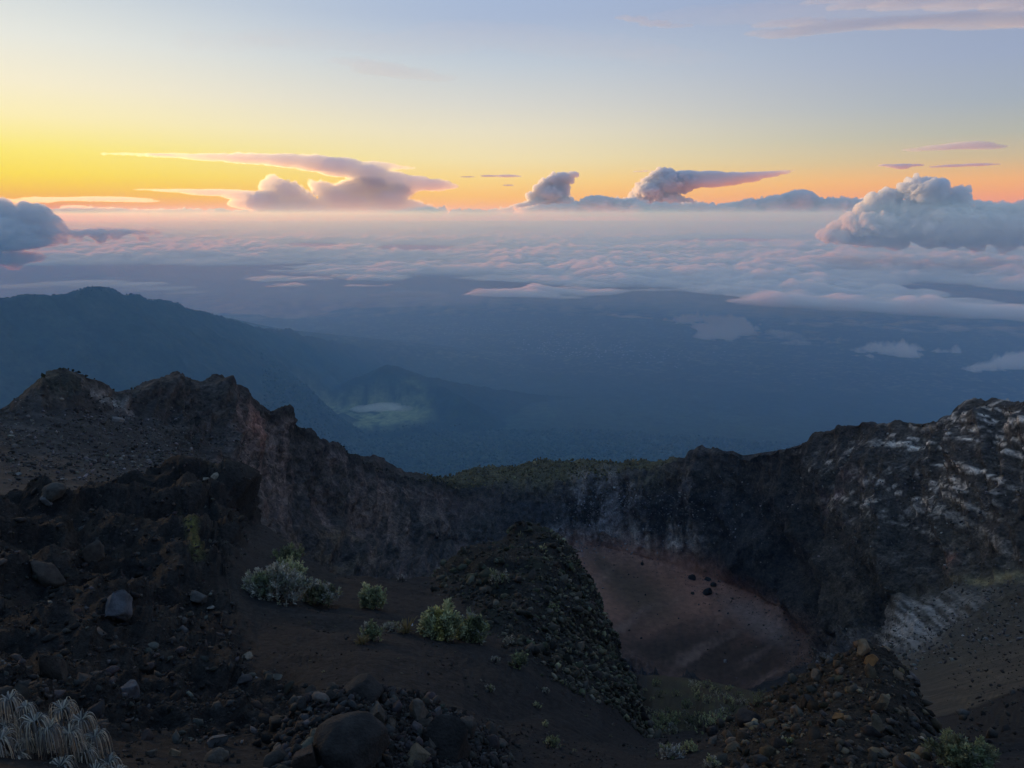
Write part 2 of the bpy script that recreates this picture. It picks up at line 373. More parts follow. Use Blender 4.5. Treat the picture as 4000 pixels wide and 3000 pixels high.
paint(m, spur[m] * smooth(nq, .05, .4) * .7, (.034, .043, .026))
paint(m, mound_r[m] * .9, (.046, .037, .026))
paint(m, mound_c[m] * .8, (.037, .033, .030))
moss = blob(PX[m], PY[m], 405, 1165, 10, 44, .7, -16) + .8 * blob(PX[m], PY[m], 420, 1215, 16, 20, .8)
paint(m, moss * smooth(nq, -.5, .15), (.16, .155, .045))
paint(m, blob(PX[m], PY[m], 470, 1035, 36, 16, .6) * .6, (.10, .095, .075))
veg = smooth(PX[m], 1385, 1420) * (1 - smooth(PX[m], 1640, 1720)) * smooth(SEG[m], 4.8, 5.3)
paint(m, veg * .9, (.050, .048, .030)); paint(m, veg * smooth(nq, 0, .3), (.085, .085, .035))
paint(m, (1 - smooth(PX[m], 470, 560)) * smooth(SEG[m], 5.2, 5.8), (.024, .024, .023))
rightlow = smooth(PX[m], 2040, 2120) * smooth(SEG[m], 3.2, 5)
paint(m, rightlow * .8, (.022, .021, .018)); paint(m, rightlow * smooth(fbm(np.stack([(PX[m] * .8 + PY[m] * .6) / 80, (PX[m] * .5 - PY[m] * .85) / 8, PX[m] * 0], -1), 3, .6), .05, .4) * .7, (.065, .058, .042))
# far ground
px, py = PX[mf], PY[mf]
na = fbm(pf / 30 + 50, 4, .55); nb = fbm(pf / 9 + 70, 4, .6); nc_ = fbm(np.stack([lat / 6, pf[:, 2] / 30, RAD[mf] / 60], -1), 4, .6)
C[mf] = np.array((.040, .037, .035))
nd0 = fbm(pf / 3.5 + 90, 4, .65)
paint(mf, smooth(nd0, .1, .4) * .6, (.075, .066, .056)); paint(mf, smooth(-nd0, .1, .4) * .6, (.016, .015, .014))
paint(mf, smooth(na, 0, .5) * .6, (.055, .046, .040))
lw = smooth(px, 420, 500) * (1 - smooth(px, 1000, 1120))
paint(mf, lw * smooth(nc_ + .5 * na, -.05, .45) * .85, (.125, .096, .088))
paint(mf, blob(px, py, 600, 1010, 60, 95, .9) * smooth(nc_ + .5 * nd0, -.1, .25) * .9, (.15, .118, .108))  # light on the pinkish wall face painted in as paler rock
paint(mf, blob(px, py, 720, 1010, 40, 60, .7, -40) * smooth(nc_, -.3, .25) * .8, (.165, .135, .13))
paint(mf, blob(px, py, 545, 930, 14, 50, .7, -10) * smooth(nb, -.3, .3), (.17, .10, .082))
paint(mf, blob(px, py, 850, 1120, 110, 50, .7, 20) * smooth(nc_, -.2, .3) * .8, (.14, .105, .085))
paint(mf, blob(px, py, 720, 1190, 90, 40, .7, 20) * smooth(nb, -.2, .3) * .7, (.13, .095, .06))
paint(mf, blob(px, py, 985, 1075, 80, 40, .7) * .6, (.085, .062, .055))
dark = 1 - smooth(SEG[mf], 10.75, 10.95)
paint(mf, (1 - dark) * lw * .75, (.030, .028, .026))
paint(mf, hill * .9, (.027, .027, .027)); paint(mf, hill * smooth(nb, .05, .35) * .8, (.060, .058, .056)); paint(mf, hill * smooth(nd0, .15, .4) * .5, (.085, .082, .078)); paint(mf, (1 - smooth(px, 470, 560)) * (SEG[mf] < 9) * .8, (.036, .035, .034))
paint(mf, blob(px, py, 225, 855, 60, 10, .8, 32) * smooth(nb, -.3, .1), (.19, .18, .17)); paint(mf, blob(px, py, 270, 900, 40, 14, .8, 10) * smooth(nb, -.1, .2), (.18, .17, .165))
top = blob(px, py, 120, 830, 70, 34, .6) * (1 - blob(px, py, 225, 855, 60, 10, .8, 32))
paint(mf, top * .8, (.028, .030, .024))
# scrub on the rim plateau
sc_w = plat * smooth(px, 900, 960) * (1 - smooth(px, 1460, 1560))
paint(mf, sc_w, (.062, .060, .034)); paint(mf, sc_w * smooth(nb, -.05, .3), (.095, .092, .045))
rimgreen = blob(px, py, 1200, 1030, 260, 32, .5) * (SEG[mf] > 10.55)
paint(mf, rimgreen * smooth(nc_, -.3, .2) * .8, (.075, .070, .042))
# back wall: blue-grey ash patches, pale foot of the wall
bw = smooth(px, 1040, 1140) * (1 - smooth(px, 1700, 1850))
paint(mf, bw * .8 * (SEG[mf] < 10.7), (.026, .026, .029))
paint(mf, blob(px, py, 1300, 1090, 74, 62, .7) * smooth(nc_ + .4 * nd0, -.35, .15) * .95, (.19, .19, .205))
paint(mf, blob(px, py, 1290, 1168, 120, 34, .5) * smooth(nc_ + .3 * nd0, -.6, .0) * .95, (.24, .235, .245))
paint(mf, blob(px, py, 1420, 1165, 90, 42, .6) * smooth(nc_ + .3 * nd0, -.2, .2) * .95, (.34, .32, .30))
paint(mf, blob(px, py, 1500, 1060, 60, 40, .7) * smooth(nc_, 0, .4) * .8, (.12, .12, .135))
paint(mf, blob(px, py, 1560, 1030, 90, 50, .7) * smooth(nc_, .1, .45) * .5, (.085, .075, .06))
# right wall: pale weathered ledges
rw = smooth(px, 1580, 1800) * (SEG[mf] > 9.95)
nd = fbm(pf / 3.2 + 40, 4, .65); band = smooth(strata + .5 * nb + .7 * nd, .30, .46)
pw = np.clip(1.1 * blob(px, py, 2150, 985, 160, 95, .6, -20) + .9 * blob(px, py, 1960, 945, 60, 40, .6) + .75 * blob(px, py, 1990, 1060, 130, 70, .7, -15)
             + .8 * blob(px, py, 1780, 1010, 95, 20, .7, -32) + .5 * blob(px, py, 1700, 990, 60, 18, .7) + .35 * blob(px, py, 2100, 1180, 140, 70, .7) + .4 * blob(px, py, 1850, 1070, 60, 40, .7), 0, 1)
paint(mf, rw * .6, (.034, .031, .027)); paint(mf, rw * smooth(nc_, 0, .4) * .5, (.062, .054, .042))
paint(mf, rw * pw * band * .95, (.33, .31, .285))
paint(mf, rw * pw * smooth(nd + .5 * nb, .22, .4) * .5, (.22, .205, .19))
paint(mf, blob(px, py, 1850, 1080, 40, 60, .7) * smooth(nb, 0, .3) * .5, (.11, .07, .075)); paint(mf, blob(px, py, 2060, 1225, 14, 50, .7, 10) * smooth(nb, -.1, .3), (.15, .085, .07))
# crater floor: rusty sand, darker wash
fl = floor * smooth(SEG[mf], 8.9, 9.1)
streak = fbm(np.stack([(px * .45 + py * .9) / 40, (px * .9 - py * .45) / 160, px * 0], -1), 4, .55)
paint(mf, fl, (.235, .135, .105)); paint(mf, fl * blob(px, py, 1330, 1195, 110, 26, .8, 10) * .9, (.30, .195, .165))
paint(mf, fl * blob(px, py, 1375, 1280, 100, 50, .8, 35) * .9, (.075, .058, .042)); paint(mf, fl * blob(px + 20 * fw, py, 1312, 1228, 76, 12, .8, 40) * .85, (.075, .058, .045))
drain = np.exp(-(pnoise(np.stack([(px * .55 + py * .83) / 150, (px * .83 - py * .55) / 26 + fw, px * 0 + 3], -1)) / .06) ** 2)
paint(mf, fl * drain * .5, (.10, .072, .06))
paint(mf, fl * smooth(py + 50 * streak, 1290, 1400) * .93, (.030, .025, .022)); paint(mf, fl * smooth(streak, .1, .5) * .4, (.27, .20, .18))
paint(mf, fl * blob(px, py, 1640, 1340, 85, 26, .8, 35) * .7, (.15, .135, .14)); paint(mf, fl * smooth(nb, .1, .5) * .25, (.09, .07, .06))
# grey apron on the right
paint(mf, apron * .9, (.050, .047, .037)); paint(mf, apron * smooth(nb, .05, .4) * .6, (.085, .082, .062))
st2 = fbm(np.stack([(px * .8 + py * .6) / 90, (px * .5 - py * .85) / 9, px * 0], -1), 3, .6)
paint(mf, blob(px, py, 1965, 1372, 150, 36, .7, -28) * smooth(st2 + .3 * nb, -.3, .15) * .95, (.29, .288, .285)); paint(mf, blob(px, py, 1965, 1372, 150, 36, .7, -28) * smooth(-st2, .0, .3) * .6, (.05, .048, .044))
paint(mf, blob(px, py, 2160, 1245, 90, 8, .8, -10) * smooth(nb, -.2, .2), (.16, .145, .085))  # yellowish rim highlight along the apron crest, painted in
paint(mf, blob(px, py, 2120, 1500, 140, 60, .6, -25) * smooth(st2, .0, .5) * .6, (.11, .095, .062))
paint(mf, blob(px, py, 1830, 1400, 90, 40, .7) * (1 - fl) * .7, (.042, .040, .040))
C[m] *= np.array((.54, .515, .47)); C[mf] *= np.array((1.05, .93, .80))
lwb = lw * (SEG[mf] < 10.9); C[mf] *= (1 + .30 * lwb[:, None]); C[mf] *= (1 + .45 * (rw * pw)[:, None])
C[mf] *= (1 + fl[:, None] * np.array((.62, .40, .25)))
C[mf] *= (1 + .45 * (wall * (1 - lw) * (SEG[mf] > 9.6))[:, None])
C = np.maximum(C, .008)
REL = np.ones(len(Pf), np.float32); REL[mf] = np.clip(1 - .93 * fl - .6 * hill - .6 * apron, .05, 1); REL[m] = .70 + .30 * rug[m]
RV = REL.reshape(NR, NC)

near_mat = ground_mat('volcanic_ground', (7.0, 34.0, 2.0), (0.06, 0.018, 0.10), contrast=.75)
far_mat = ground_mat('crater_rock', (0.32, 1.1, 0.1), (1.4, .5, 2.0), contrast=.7)
k = int(np.where(seg >= NEAR_END)[0][0])
PV = Pf.reshape(NR, NC, 3); CV = C.reshape(NR, NC, 3)
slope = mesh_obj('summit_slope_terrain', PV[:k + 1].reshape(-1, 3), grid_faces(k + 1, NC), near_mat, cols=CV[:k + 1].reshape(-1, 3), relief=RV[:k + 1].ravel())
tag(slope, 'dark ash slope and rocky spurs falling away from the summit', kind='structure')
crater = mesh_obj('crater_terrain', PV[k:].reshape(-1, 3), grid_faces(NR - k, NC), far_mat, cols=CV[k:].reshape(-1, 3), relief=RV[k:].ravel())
tag(crater, 'volcanic crater with rusty sand floor and steep dark walls', kind='structure')
def bvh_of(o):
    me = o.data; v = np.empty(len(me.vertices) * 3, np.float32); me.vertices.foreach_get('co', v)
    f = np.empty(len(me.polygons) * 4, np.int32); me.polygons.foreach_get('vertices', f)
    return BVHTree.FromPolygons(v.reshape(-1, 3).tolist(), f.reshape(-1, 4).tolist())
BV_NEAR = bvh_of(slope); BV_FAR = bvh_of(crater)
def hit(px, py):
    d = ray(px, py).normalized(); best = None
    for b in (BV_NEAR, BV_FAR):
        h = b.ray_cast(Vector((0, 0, 0)), d, 4000)
        if h[0] is not None and (best is None or h[3] < best[3]): best = h
    return (best[0], best[1], best[3]) if best else (None, None, None)
# ------------------------------------------------------------------ the lowland: forested flank, plain, far mountain, old cone, coast, sea
SEA = -3200.0
NCF, NRF = 660, 400
az = np.linspace(R(-50), R(50), NCF)
rad = np.concatenate([np.geomspace(700, 4200, 40)[:-1], np.geomspace(4200, 8200, 220)[:-1], np.geomspace(8200, 31000, NRF - 258)])
NRF = len(rad)
RR, AA = np.meshgrid(rad, az, indexing='ij')
base = np.interp(RR, [700, 1500, 3000, 4500, 6500, 10000, 15000, 20000, 26000, 32000], [-420, -860, -1420, -1760, -2010, -2430, -2850, -3060, -3190, -3215])
x, y = RR * np.sin(AA), RR * np.cos(AA)
pt = np.stack([x.ravel(), y.ravel(), np.zeros(x.size)], -1)
z = base.ravel().copy()
fl1 = fbm(pt / 2600, 4); fl2 = fbm(pt / 500 + 4, 4)
z += 45 * fl1 * smooth(RR.ravel(), 3500, 6000) + 10 * fl2
def ridge(pts, slope_l, power=1.0, rough=0.0):
    """a ridge line in space; the ground falls away on both sides"""
    Q3 = np.array([tuple(at(*p)) for p in pts]); best = np.full(len(pt), -1e9)
    for a, b in zip(Q3[:-1], Q3[1:]):
        ab = b - a; t = np.clip(((pt[:, :2] - a[:2]) @ ab[:2]) / (ab[:2] @ ab[:2]), 0, 1)
        d = np.linalg.norm(pt[:, :2] - (a[:2] + t[:, None] * ab[:2]), axis=1)
        h = a[2] + t * ab[2] - slope_l * d
        best = np.maximum(best, h)
    return best
gul = fbm(np.stack([pt[:, 0] / 260, pt[:, 1] / 260, pt[:, 0] * 0 + 2], -1), 4, .5, ridged=True)
mt = ridge([(-700, 690, 4300), (-200, 662, 4800), (0, 648, 5000), (90, 636, 5100), (150, 634, 5200), (190, 624, 5280), (218, 621, 5330), (250, 628, 5420), (300, 640, 5600), (380, 655, 6000), (420, 671, 6300), (470, 682, 6700),
            (540, 703, 7500), (600, 712, 8300), (626, 709, 8500), (650, 722, 8800), (730, 738, 9900), (850, 762, 11400), (930, 785, 12000)], 0.92)
mtw = smooth(mt - z, -60, 200)
mt = mt + (gul - .4) * 34 * smooth(mt - z, 30, 500) * smooth(1e9, 0, 1)
cone = ridge([(540, 862, 6900), (640, 866, 7000), (735, 862, 7150), (765, 846, 7250), (800, 808, 7350), (822, 792, 7380), (838, 789, 7400), (866, 794, 7380), (905, 812, 7300), (945, 832, 7150), (985, 850, 6950), (1010, 868, 6750)], 0.66)
tail = ridge([(838, 790, 7400), (920, 812, 7600), (1020, 832, 8000), (1150, 850, 8500), (1300, 862, 9000)], 0.42)
back = ridge([(480, 684, 11500), (620, 712, 11600), (760, 734, 12000), (950, 762, 13000)], .22)
for f in (back,): z = np.maximum(z, f)
z = np.where(mt > z, mt, z)
hillk = np.maximum(cone, tail); hillk = hillk + (gul - .4) * 30 * smooth(hillk - z, 20, 200)
ppx, ppy = project(np.stack([pt[:, 0], pt[:, 1], z], -1))
bowl = blob(ppx, ppy, 770, 893, 165, 30, .25)
z = np.where((hillk > z), hillk, z)
# meadow inside the old cone's ring lies flat
mz = at(780, 897, 6850)[2]
d_m = np.sqrt(((pt[:, 0] - at(775, 895, 6850)[0]) / 720) ** 2 + ((pt[:, 1] - at(775, 895, 6850)[1]) / 420) ** 2)
flat = 1 - smooth(d_m, .75, 1.15)
z = z * (1 - flat) + (mz + 5 * fl2) * flat
kn = at(738, 895, 6650); dk = np.hypot(pt[:, 0] - kn[0], (pt[:, 1] - kn[1]))
z += 85 * np.exp(-(dk / 105) ** 2)
# the coast
def coast_r(a):
    pts = [(-400, 690), (400, 682), (490, 677), (560, 682), (590, 690), (640, 693), (690, 684), (735, 668), (746, 664), (780, 666), (900, 664), (1000, 659), (1030, 652), (1045, 643), (1080, 638), (1150, 641), (1300, 630), (2500, 600)]
    Q3 = [atz(p[0], p[1], SEA) for p in pts]
    return np.interp(a, [math.atan2(q.x, q.y) for q in Q3], [math.hypot(q.x, q.y) for q in Q3])
cr = coast_r(AA.ravel())
z = np.where(RR.ravel() > cr, np.minimum(z, SEA - 12), np.maximum(z, SEA + 6))
can = fbm(pt / 42, 3, .7); 
z_tree = 9 * can * (1 - flat) * (1 - smooth(RR.ravel(), 8000, 11000))
z = z + np.where(RR.ravel() < cr - 50, z_tree, 0)
V = np.stack([pt[:, 0], pt[:, 1], z], -1)
ppx, ppy = project(V)
Cf = np.zeros((len(V), 3), np.float32) + np.array((.040, .058, .036), np.float32)
nA = fbm(pt / 700 + 9, 4, .6); nB = fbm(pt / 120 + 3, 4, .6)
def fp(wg, col):
    global Cf
    wg = np.clip(wg, 0, 1)[:, None]; Cf = Cf * (1 - wg) + np.array(col, np.float32) * wg
fp(smooth(nA, .0, .5) * .6, (.065, .085, .045)); fp(smooth(nB, .05, .5) * .5, (.030, .042, .028))
fp(mtw * .7, (.022, .032, .024)); fp(smooth(hillk - z, -30, 5) * .85, (.016, .026, .016))
farm = smooth(RR.ravel(), 9500, 13000)
fp(farm * smooth(nB + .5 * nA, .0, .35) * .85, (.20, .205, .12))
fp(.9 * flat * (1 - np.exp(-(dk / 120) ** 2)) * smooth(nB + .4 * nA, -.35, .15), (.24, .27, .12))
fp(blob(ppx, ppy, 895, 850, 30, 34, .6, -35) * smooth(nB, -.3, .3) * .8, (.13, .155, .07))
fp(smooth(mt - z, -40, 40) * smooth(gul, .3, .8) * .35, (.09, .085, .06))
forest_mat = ground_mat('forest_floor', (0.03, 0.008), (4.0, 8.0), contrast=.4, spec=.03)
plain = mesh_obj('lowland_terrain', V, grid_faces(NRF, NCF), forest_mat, cols=Cf)
tag(plain, 'forested lowland with far mountain and old grassy cone', kind='structure')
PLAIN_Z = z.reshape(NRF, NCF)

M = Mat('sea_water')
b = M.n('ShaderNodeBsdfPrincipled'); b.inputs['Base Color'].default_value = (.05, .07, .09, 1); b.inputs['Roughness'].default_value = .2
geo = M.n('ShaderNodeNewGeometry'); t = M.n('ShaderNodeTexNoise'); t.inputs['Scale'].default_value = .004; t.inputs['Detail'].default_value = 8
M.l(geo.outputs['Position'], t.inputs['Vector']); bp = M.n('ShaderNodeBump'); bp.inputs['Distance'].default_value = 4; bp.inputs['Strength'].default_value = .3
M.l(t.outputs['Fac'], bp.inputs['Height']); M.l(bp.outputs[0], b.inputs['Normal']); M.l(b.outputs[0], M.out.inputs[0])
rs_ = np.array([0, 6000, 20000, 45000, 99000.]); na_ = 96
th = np.linspace(0, 2 * math.pi, na_ + 1)
SVt = np.array([(r_ * math.sin(t_), r_ * math.cos(t_), SEA) for r_ in rs_[1:] for t_ in th[:-1]] + [(0, 0, SEA)])
SF = []
for i in range(len(rs_) - 2):
    for j in range(na_):
        SF.append((i * na_ + j, i * na_ + (j + 1) % na_, (i + 1) * na_ + (j + 1) % na_, (i + 1) * na_ + j))
cn = len(SVt) - 1
for j in range(0, na_, 2): SF.append((cn, j, j + 1, (j + 2) % na_))
sea = mesh_obj('sea_water', SVt, np.array(SF), M.m); tag(sea, 'calm grey sea beyond the plain', kind='structure')

# haze: the dawn air over the lowland
H = 100500.0; zt, zb = 130.0, SEA - 60
HV = np.array([(sx * H, sy * H, zz_) for zz_ in (zb, zt) for sx, sy in ((-1, -1), (1, -1), (1, 1), (-1, 1))])
HF = np.array([(3, 2, 1, 0), (4, 5, 6, 7), (0, 1, 5, 4), (1, 2, 6, 5), (2, 3, 7, 6), (3, 0, 4, 7)])
M = Mat('haze_air')
pv = M.n('ShaderNodeVolumePrincipled'); pv.inputs['Density'].default_value = HAZE; pv.inputs['Color'].default_value = (.28, .60, 1, 1); pv.inputs['Absorption Color'].default_value = (1, 1, 1, 1)
pv.inputs['Anisotropy'].default_value = .4; pv.inputs['Density Attribute'].default_value = ''
M.l(pv.outputs[0], M.out.inputs['Volume'])
M.m.cycles.homogeneous_volume = True
haze = mesh_obj('haze', HV, HF, M.m, smooth_=False); tag(haze, 'thin blue morning haze filling the air', 'haze', kind='stuff')
# ------------------------------------------------------------------ clouds: closed bodies of scattering air, each built where it floats
def cloud_mat(name, dens, g=.4, color=(.985, .985, .99)):
    M = Mat(name); v = M.n('ShaderNodeVolumeScatter')
    v.inputs['Color'].default_value = color + (1,); v.inputs['Density'].default_value = dens; v.inputs['Anisotropy'].default_value = g
    M.l(v.outputs[0], M.out.inputs['Volume']); M.m.cycles.homogeneous_volume = True
    return M.m
_ico = None
def unit_ico():
    global _ico
    if _ico is None:
        import bmesh
        bm = bmesh.new(); bmesh.ops.create_icosphere(bm, subdivisions=2, radius=1)
        _ico = (np.array([v.co[:] for v in bm.verts]), np.array([[v.index for v in f.verts] for f in bm.faces])); bm.free()
    return _ico
def cloud(name, lobes, r, mat, label, cat='cloud', group=None, voxel=3.0, amp=3.0, wave=16.0, depth=1.0, seed=0, parent=None, squash=1.0):
    """lobes: (px, py, half width, half height) in picture units; the body is their union, puffed up by noise"""
    rnd = np.random.RandomState(seed)
    c0 = np.mean([l[0] for l in lobes]); c1 = np.mean([l[1] for l in lobes])
    cen = np.array(at(c0, c1, r)); s = np.linalg.norm(cen) / FOC
    d0 = ray(c0, c1); a = math.atan2(d0.x, d0.y)
    ux = np.array((math.cos(a), -math.sin(a), 0)); uy = np.array((math.sin(a), math.cos(a), 0)); uz = np.array((0, 0, 1.0))
    iv, if_ = unit_ico(); Vs, Fs = [], []; n = 0
    for l in lobes:
        p = np.array(at(l[0], l[1], r)) - cen
        dp = (l[4] if len(l) > 4 else min(l[2], 2.2 * l[3]) * depth) * s
        off = uy * rnd.uniform(-.3, .3) * dp
        v = p + off + iv[:, :1] * ux * l[2] * s + iv[:, 1:2] * uy * dp + iv[:, 2:] * uz * l[3] * s
        Vs.append(v); Fs.append(if_ + n); n += len(iv)
    tmp = mesh_obj('tmp', np.concatenate(Vs), np.concatenate(Fs), None)
    md = tmp.modifiers.new('r', 'REMESH'); md.mode = 'VOXEL'; md.voxel_size = voxel * s; md.adaptivity = 0
    dg = bpy.context.evaluated_depsgraph_get()
    me = bpy.data.meshes.new_from_object(tmp.evaluated_get(dg))
    nv = len(me.vertices); co = np.empty(nv * 3, np.float32); me.vertices.foreach_get('co', co); co = co.reshape(-1, 3)
    no = np.empty(nv * 3, np.float32); me.vertices.foreach_get('normal', no); no = no.reshape(-1, 3)
    q = co / (wave * s) + seed * 3.7; amp = amp * (.55 + .9 * smooth(pnoise(q * .35 + 31), -.3, .4))[:, None][:, 0]
    bil = np.abs(pnoise(q)) + .5 * np.abs(pnoise(q * 2.1 + 9)) + .26 * np.abs(pnoise(q * 4.3 + 5)) + .13 * np.abs(pnoise(q * 8.9 + 2))
    h = (bil - .45) * amp * s * 1.6
    co2 = co + no * h[:, None] * np.array((1, 1, squash))
    me.vertices.foreach_set('co', co2.ravel()); me.update()
    bpy.data.objects.remove(tmp)
    me.materials.clear(); me.materials.append(mat); me.name = name
    o = bpy.data.objects.new(name, me); COL.objects.link(o)
    o.location = cen
    if parent is not None:
        o.parent = parent; o.location = Vector(cen) - parent.location
    else: tag(o, label, cat, group)
    return o
def puffs(x0, x1, ybase, tops, n, seed, rmin=.25, rmax=.6):
    """lobes filling a mound whose upper outline is given by (x, y) points"""
    rnd = np.random.RandomState(seed); out = []
    tx, ty = zip(*tops)
    for i in range(n):
        px = rnd.uniform(x0, x1); top = np.interp(px, tx, ty); h = max(ybase - top, 4)
        rr_ = h * rnd.uniform(rmin, rmax) * .5 + 2
        py = rnd.uniform(top + rr_, max(ybase - rr_ * .3, top + rr_ + .1)) if rnd.rand() < .55 else top + rr_ * rnd.uniform(.9, 1.2)
        out.append((px, py, rr_ * rnd.uniform(1.0, 1.5), rr_))
    return out
CUM_FAR = cloud_mat('cloud_far_cumulus', .0036, .35)
CUM_NEAR = cloud_mat('cloud_near_cumulus', .022, .3)
STRAT = cloud_mat('cloud_stratus', .0009, .5)
GLOW = cloud_mat('cloud_backlit_cumulus', .0014, .5)
STRAT2 = cloud_mat('cloud_anvil', .0024, .35)
CIRRUS = cloud_mat('cloud_cirrus', .00045, .0)
VEIL = cloud_mat('cloud_veil', .00008, .0)
CIRRUS2 = cloud_mat('cloud_grey_veil', .00004, .0)
LOW = cloud_mat('cloud_low', .011, .35)
MIST = cloud_mat('cloud_mist', .0030, .3)
FOGM = cloud_mat('ground_mist', .0075, .3)
DECK = cloud_mat('cloud_deck', .013, .4)

# thunderhead with a long anvil, lit from behind by the hidden sun
th_ = empty('thunderhead', at(700, 466, 122000)); tag(th_, 'wide thunderhead with a long flat anvil glowing orange from behind', 'cloud')
cloud('anvil', [(300, 333, 70, 3), (390, 336, 70, 5), (470, 340, 70, 8), (550, 343, 70, 11), (620, 346, 60, 14), (680, 352, 55, 17), (735, 362, 55, 20), (790, 374, 50, 20), (800, 358, 60, 9), (850, 361, 35, 5), (880, 363, 20, 3), (840, 388, 50, 18), (890, 396, 50, 17), (935, 400, 45, 13), (970, 402, 22, 7), (870, 408, 35, 14)],
      122000, STRAT, None, parent=th_, voxel=2.2, amp=2.6, wave=18, seed=3, squash=.8)
cloud('tower', [(588, 388, 15, 12), (578, 402, 18, 16), (600, 405, 26, 20), (566, 428, 18, 16), (590, 432, 34, 26), (625, 418, 30, 24), (650, 436, 34, 24), (560, 452, 20, 14), (610, 456, 60, 14), (575, 440, 40, 22), (640, 445, 60, 20), (730, 430, 40, 26), (760, 410, 40, 22), (800, 400, 40, 20), (690, 400, 26, 9), (700, 410, 28, 16), (708, 424, 20, 16), (690, 452, 50, 14), (770, 438, 34, 20), (800, 425, 36, 24),
               (840, 432, 40, 24), (860, 415, 30, 20), (820, 452, 60, 15), (885, 446, 34, 14), (910, 452, 34, 10), (940, 456, 30, 8), (750, 456, 40, 10)], 121000, GLOW, None, parent=th_, voxel=1.6, amp=5, wave=14, seed=4)
# columns on the horizon
cloud('cumulus_tower', [(1148, 424, 14, 11), (1165, 410, 16, 14), (1180, 400, 18, 16), (1195, 390, 17, 15), (1215, 384, 18, 12), (1238, 377, 13, 7), (1228, 388, 14, 10), (1190, 420, 34, 20), (1215, 410, 18, 20), (1170, 440, 36, 14), (1215, 438, 26, 14), (1130, 447, 24, 9), (1165, 446, 50, 12), (1235, 446, 40, 10), (1205, 404, 24, 20)],
      116000, CUM_FAR, 'narrow leaning cumulus tower standing alone above the horizon', voxel=1.3, amp=4.4, wave=12, seed=6)
wd_ = empty('cumulus_tower', at(1430, 455, 118000)); tag(wd_, 'cumulus tower with a wedge anvil drawn out to its right side', 'cloud')
cloud('tower', [(1370, 424, 14, 12), (1382, 410, 15, 14), (1402, 396, 18, 15), (1418, 384, 20, 15), (1438, 374, 20, 11), (1405, 415, 36, 20), (1440, 400, 38, 26), (1390, 438, 44, 16), (1440, 432, 36, 20), (1472, 386, 26, 13), (1470, 400, 30, 18), (1470, 440, 30, 12), (1500, 446, 30, 9)],
      118000, CUM_FAR, None, parent=wd_, voxel=1.4, amp=4.6, wave=14, seed=8)
cloud('anvil', [(1480, 377, 40, 9), (1490, 394, 36, 14), (1530, 379, 45, 10), (1535, 394, 36, 11), (1580, 381, 50, 9), (1570, 392, 34, 9), (1630, 378, 50, 7), (1610, 387, 32, 7), (1670, 373, 34, 4), (1695, 369, 20, 2), (1385, 370, 20, 2)],
      118300, STRAT2, None, parent=wd_, voxel=1.6, amp=2.6, wave=20, seed=18, squash=.6)
cloud('cumulus_bank', puffs(1040, 1380, 462, [(1040, 452), (1140, 446), (1255, 434), (1285, 420), (1310, 424), (1340, 430), (1380, 424)], 80, 11, .5, 1), 112000, CUM_FAR, 'low row of small puffs joining the two horizon towers', voxel=1.3, amp=4, wave=10, seed=9)
cloud('cumulus_bank', puffs(1380, 1900, 474, [(1380, 438), (1480, 438), (1560, 440), (1610, 434), (1650, 428), (1690, 424), (1720, 412), (1740, 416), (1770, 430), (1810, 430), (1880, 432), (1900, 440)], 140, 12, .4, .9) + [(1830, 437, 45, 4), (1870, 434, 20, 3)], 109000, CUM_FAR, 'long cumulus mound with flat tail between wedge anvil and big right-hand cumulus', voxel=1.4, amp=4.4, wave=11, seed=10)
cloud('cumulus_bank', puffs(840, 1060, 466, [(840, 456), (900, 448), (945, 444), (1000, 452), (1060, 453)], 40, 15, .5, 1), 108000, CUM_FAR, 'thin low cloud bank under the right end of the thunderhead', voxel=1.5, amp=3.4, wave=10, seed=14)
cloud('cumulus_bank', puffs(90, 860, 468, [(90, 452), (200, 449), (330, 453), (420, 450), (520, 452), (640, 448), (760, 450), (860, 449)], 110, 17, .5, 1), 127000, CUM_FAR, 'low bumpy cloud line along the horizon beneath the thunderhead', voxel=1.8, amp=3, wave=10, seed=16)
# near cumulus rising through the deck
cloud('cumulus_heap', puffs(1790, 2330, 528, [(1770, 505), (1800, 480), (1850, 455), (1890, 418), (1930, 410), (1965, 408), (1980, 384), (2003, 384), (2025, 414), (2060, 420), (2100, 432), (2150, 442), (2212, 438), (2330, 450)], 230, 21, .14, .42) + [(2040, 408, 14, 7), (2075, 416, 14, 8), (1992, 396, 15, 11), (1985, 455, 60, 36), (1900, 488, 80, 32), (2060, 488, 110, 34), (2200, 490, 120, 32), (1820, 508, 50, 16)],
      13500, CUM_NEAR, 'huge grey cumulus heap with bright left flank rising over the deck', voxel=1.8, amp=8, wave=26, seed=22)
cloud('cumulus_heap', puffs(-620, 120, 530, [(-620, 398), (-480, 396), (-330, 394), (-240, 398), (-160, 408), (-80, 424), (-20, 433), (5, 437), (25, 452), (45, 445), (62, 438), (85, 444), (105, 462), (120, 485)], 190, 25, .25, .5) + puffs(90, 330, 518, [(90, 480), (130, 482), (150, 494), (200, 496), (280, 496), (330, 504)], 40, 26, .3, .5) + [(-420, 452, 150, 52), (-260, 452, 110, 50), (-560, 460, 110, 50), (-150, 480, 90, 50), (-300, 500, 260, 40), (-40, 505, 80, 35), (10, 520, 80, 18), (200, 503, 70, 7), (230, 500, 80, 7), (290, 502, 45, 5), (-40, 560, 100, 14)],
      13000, CUM_NEAR, 'dark slate cumulus bank at the left edge, extended out of view to block the sun', voxel=2.3, amp=7, wave=26, seed=27)  # part beyond the left edge is added to block the sun from the summit
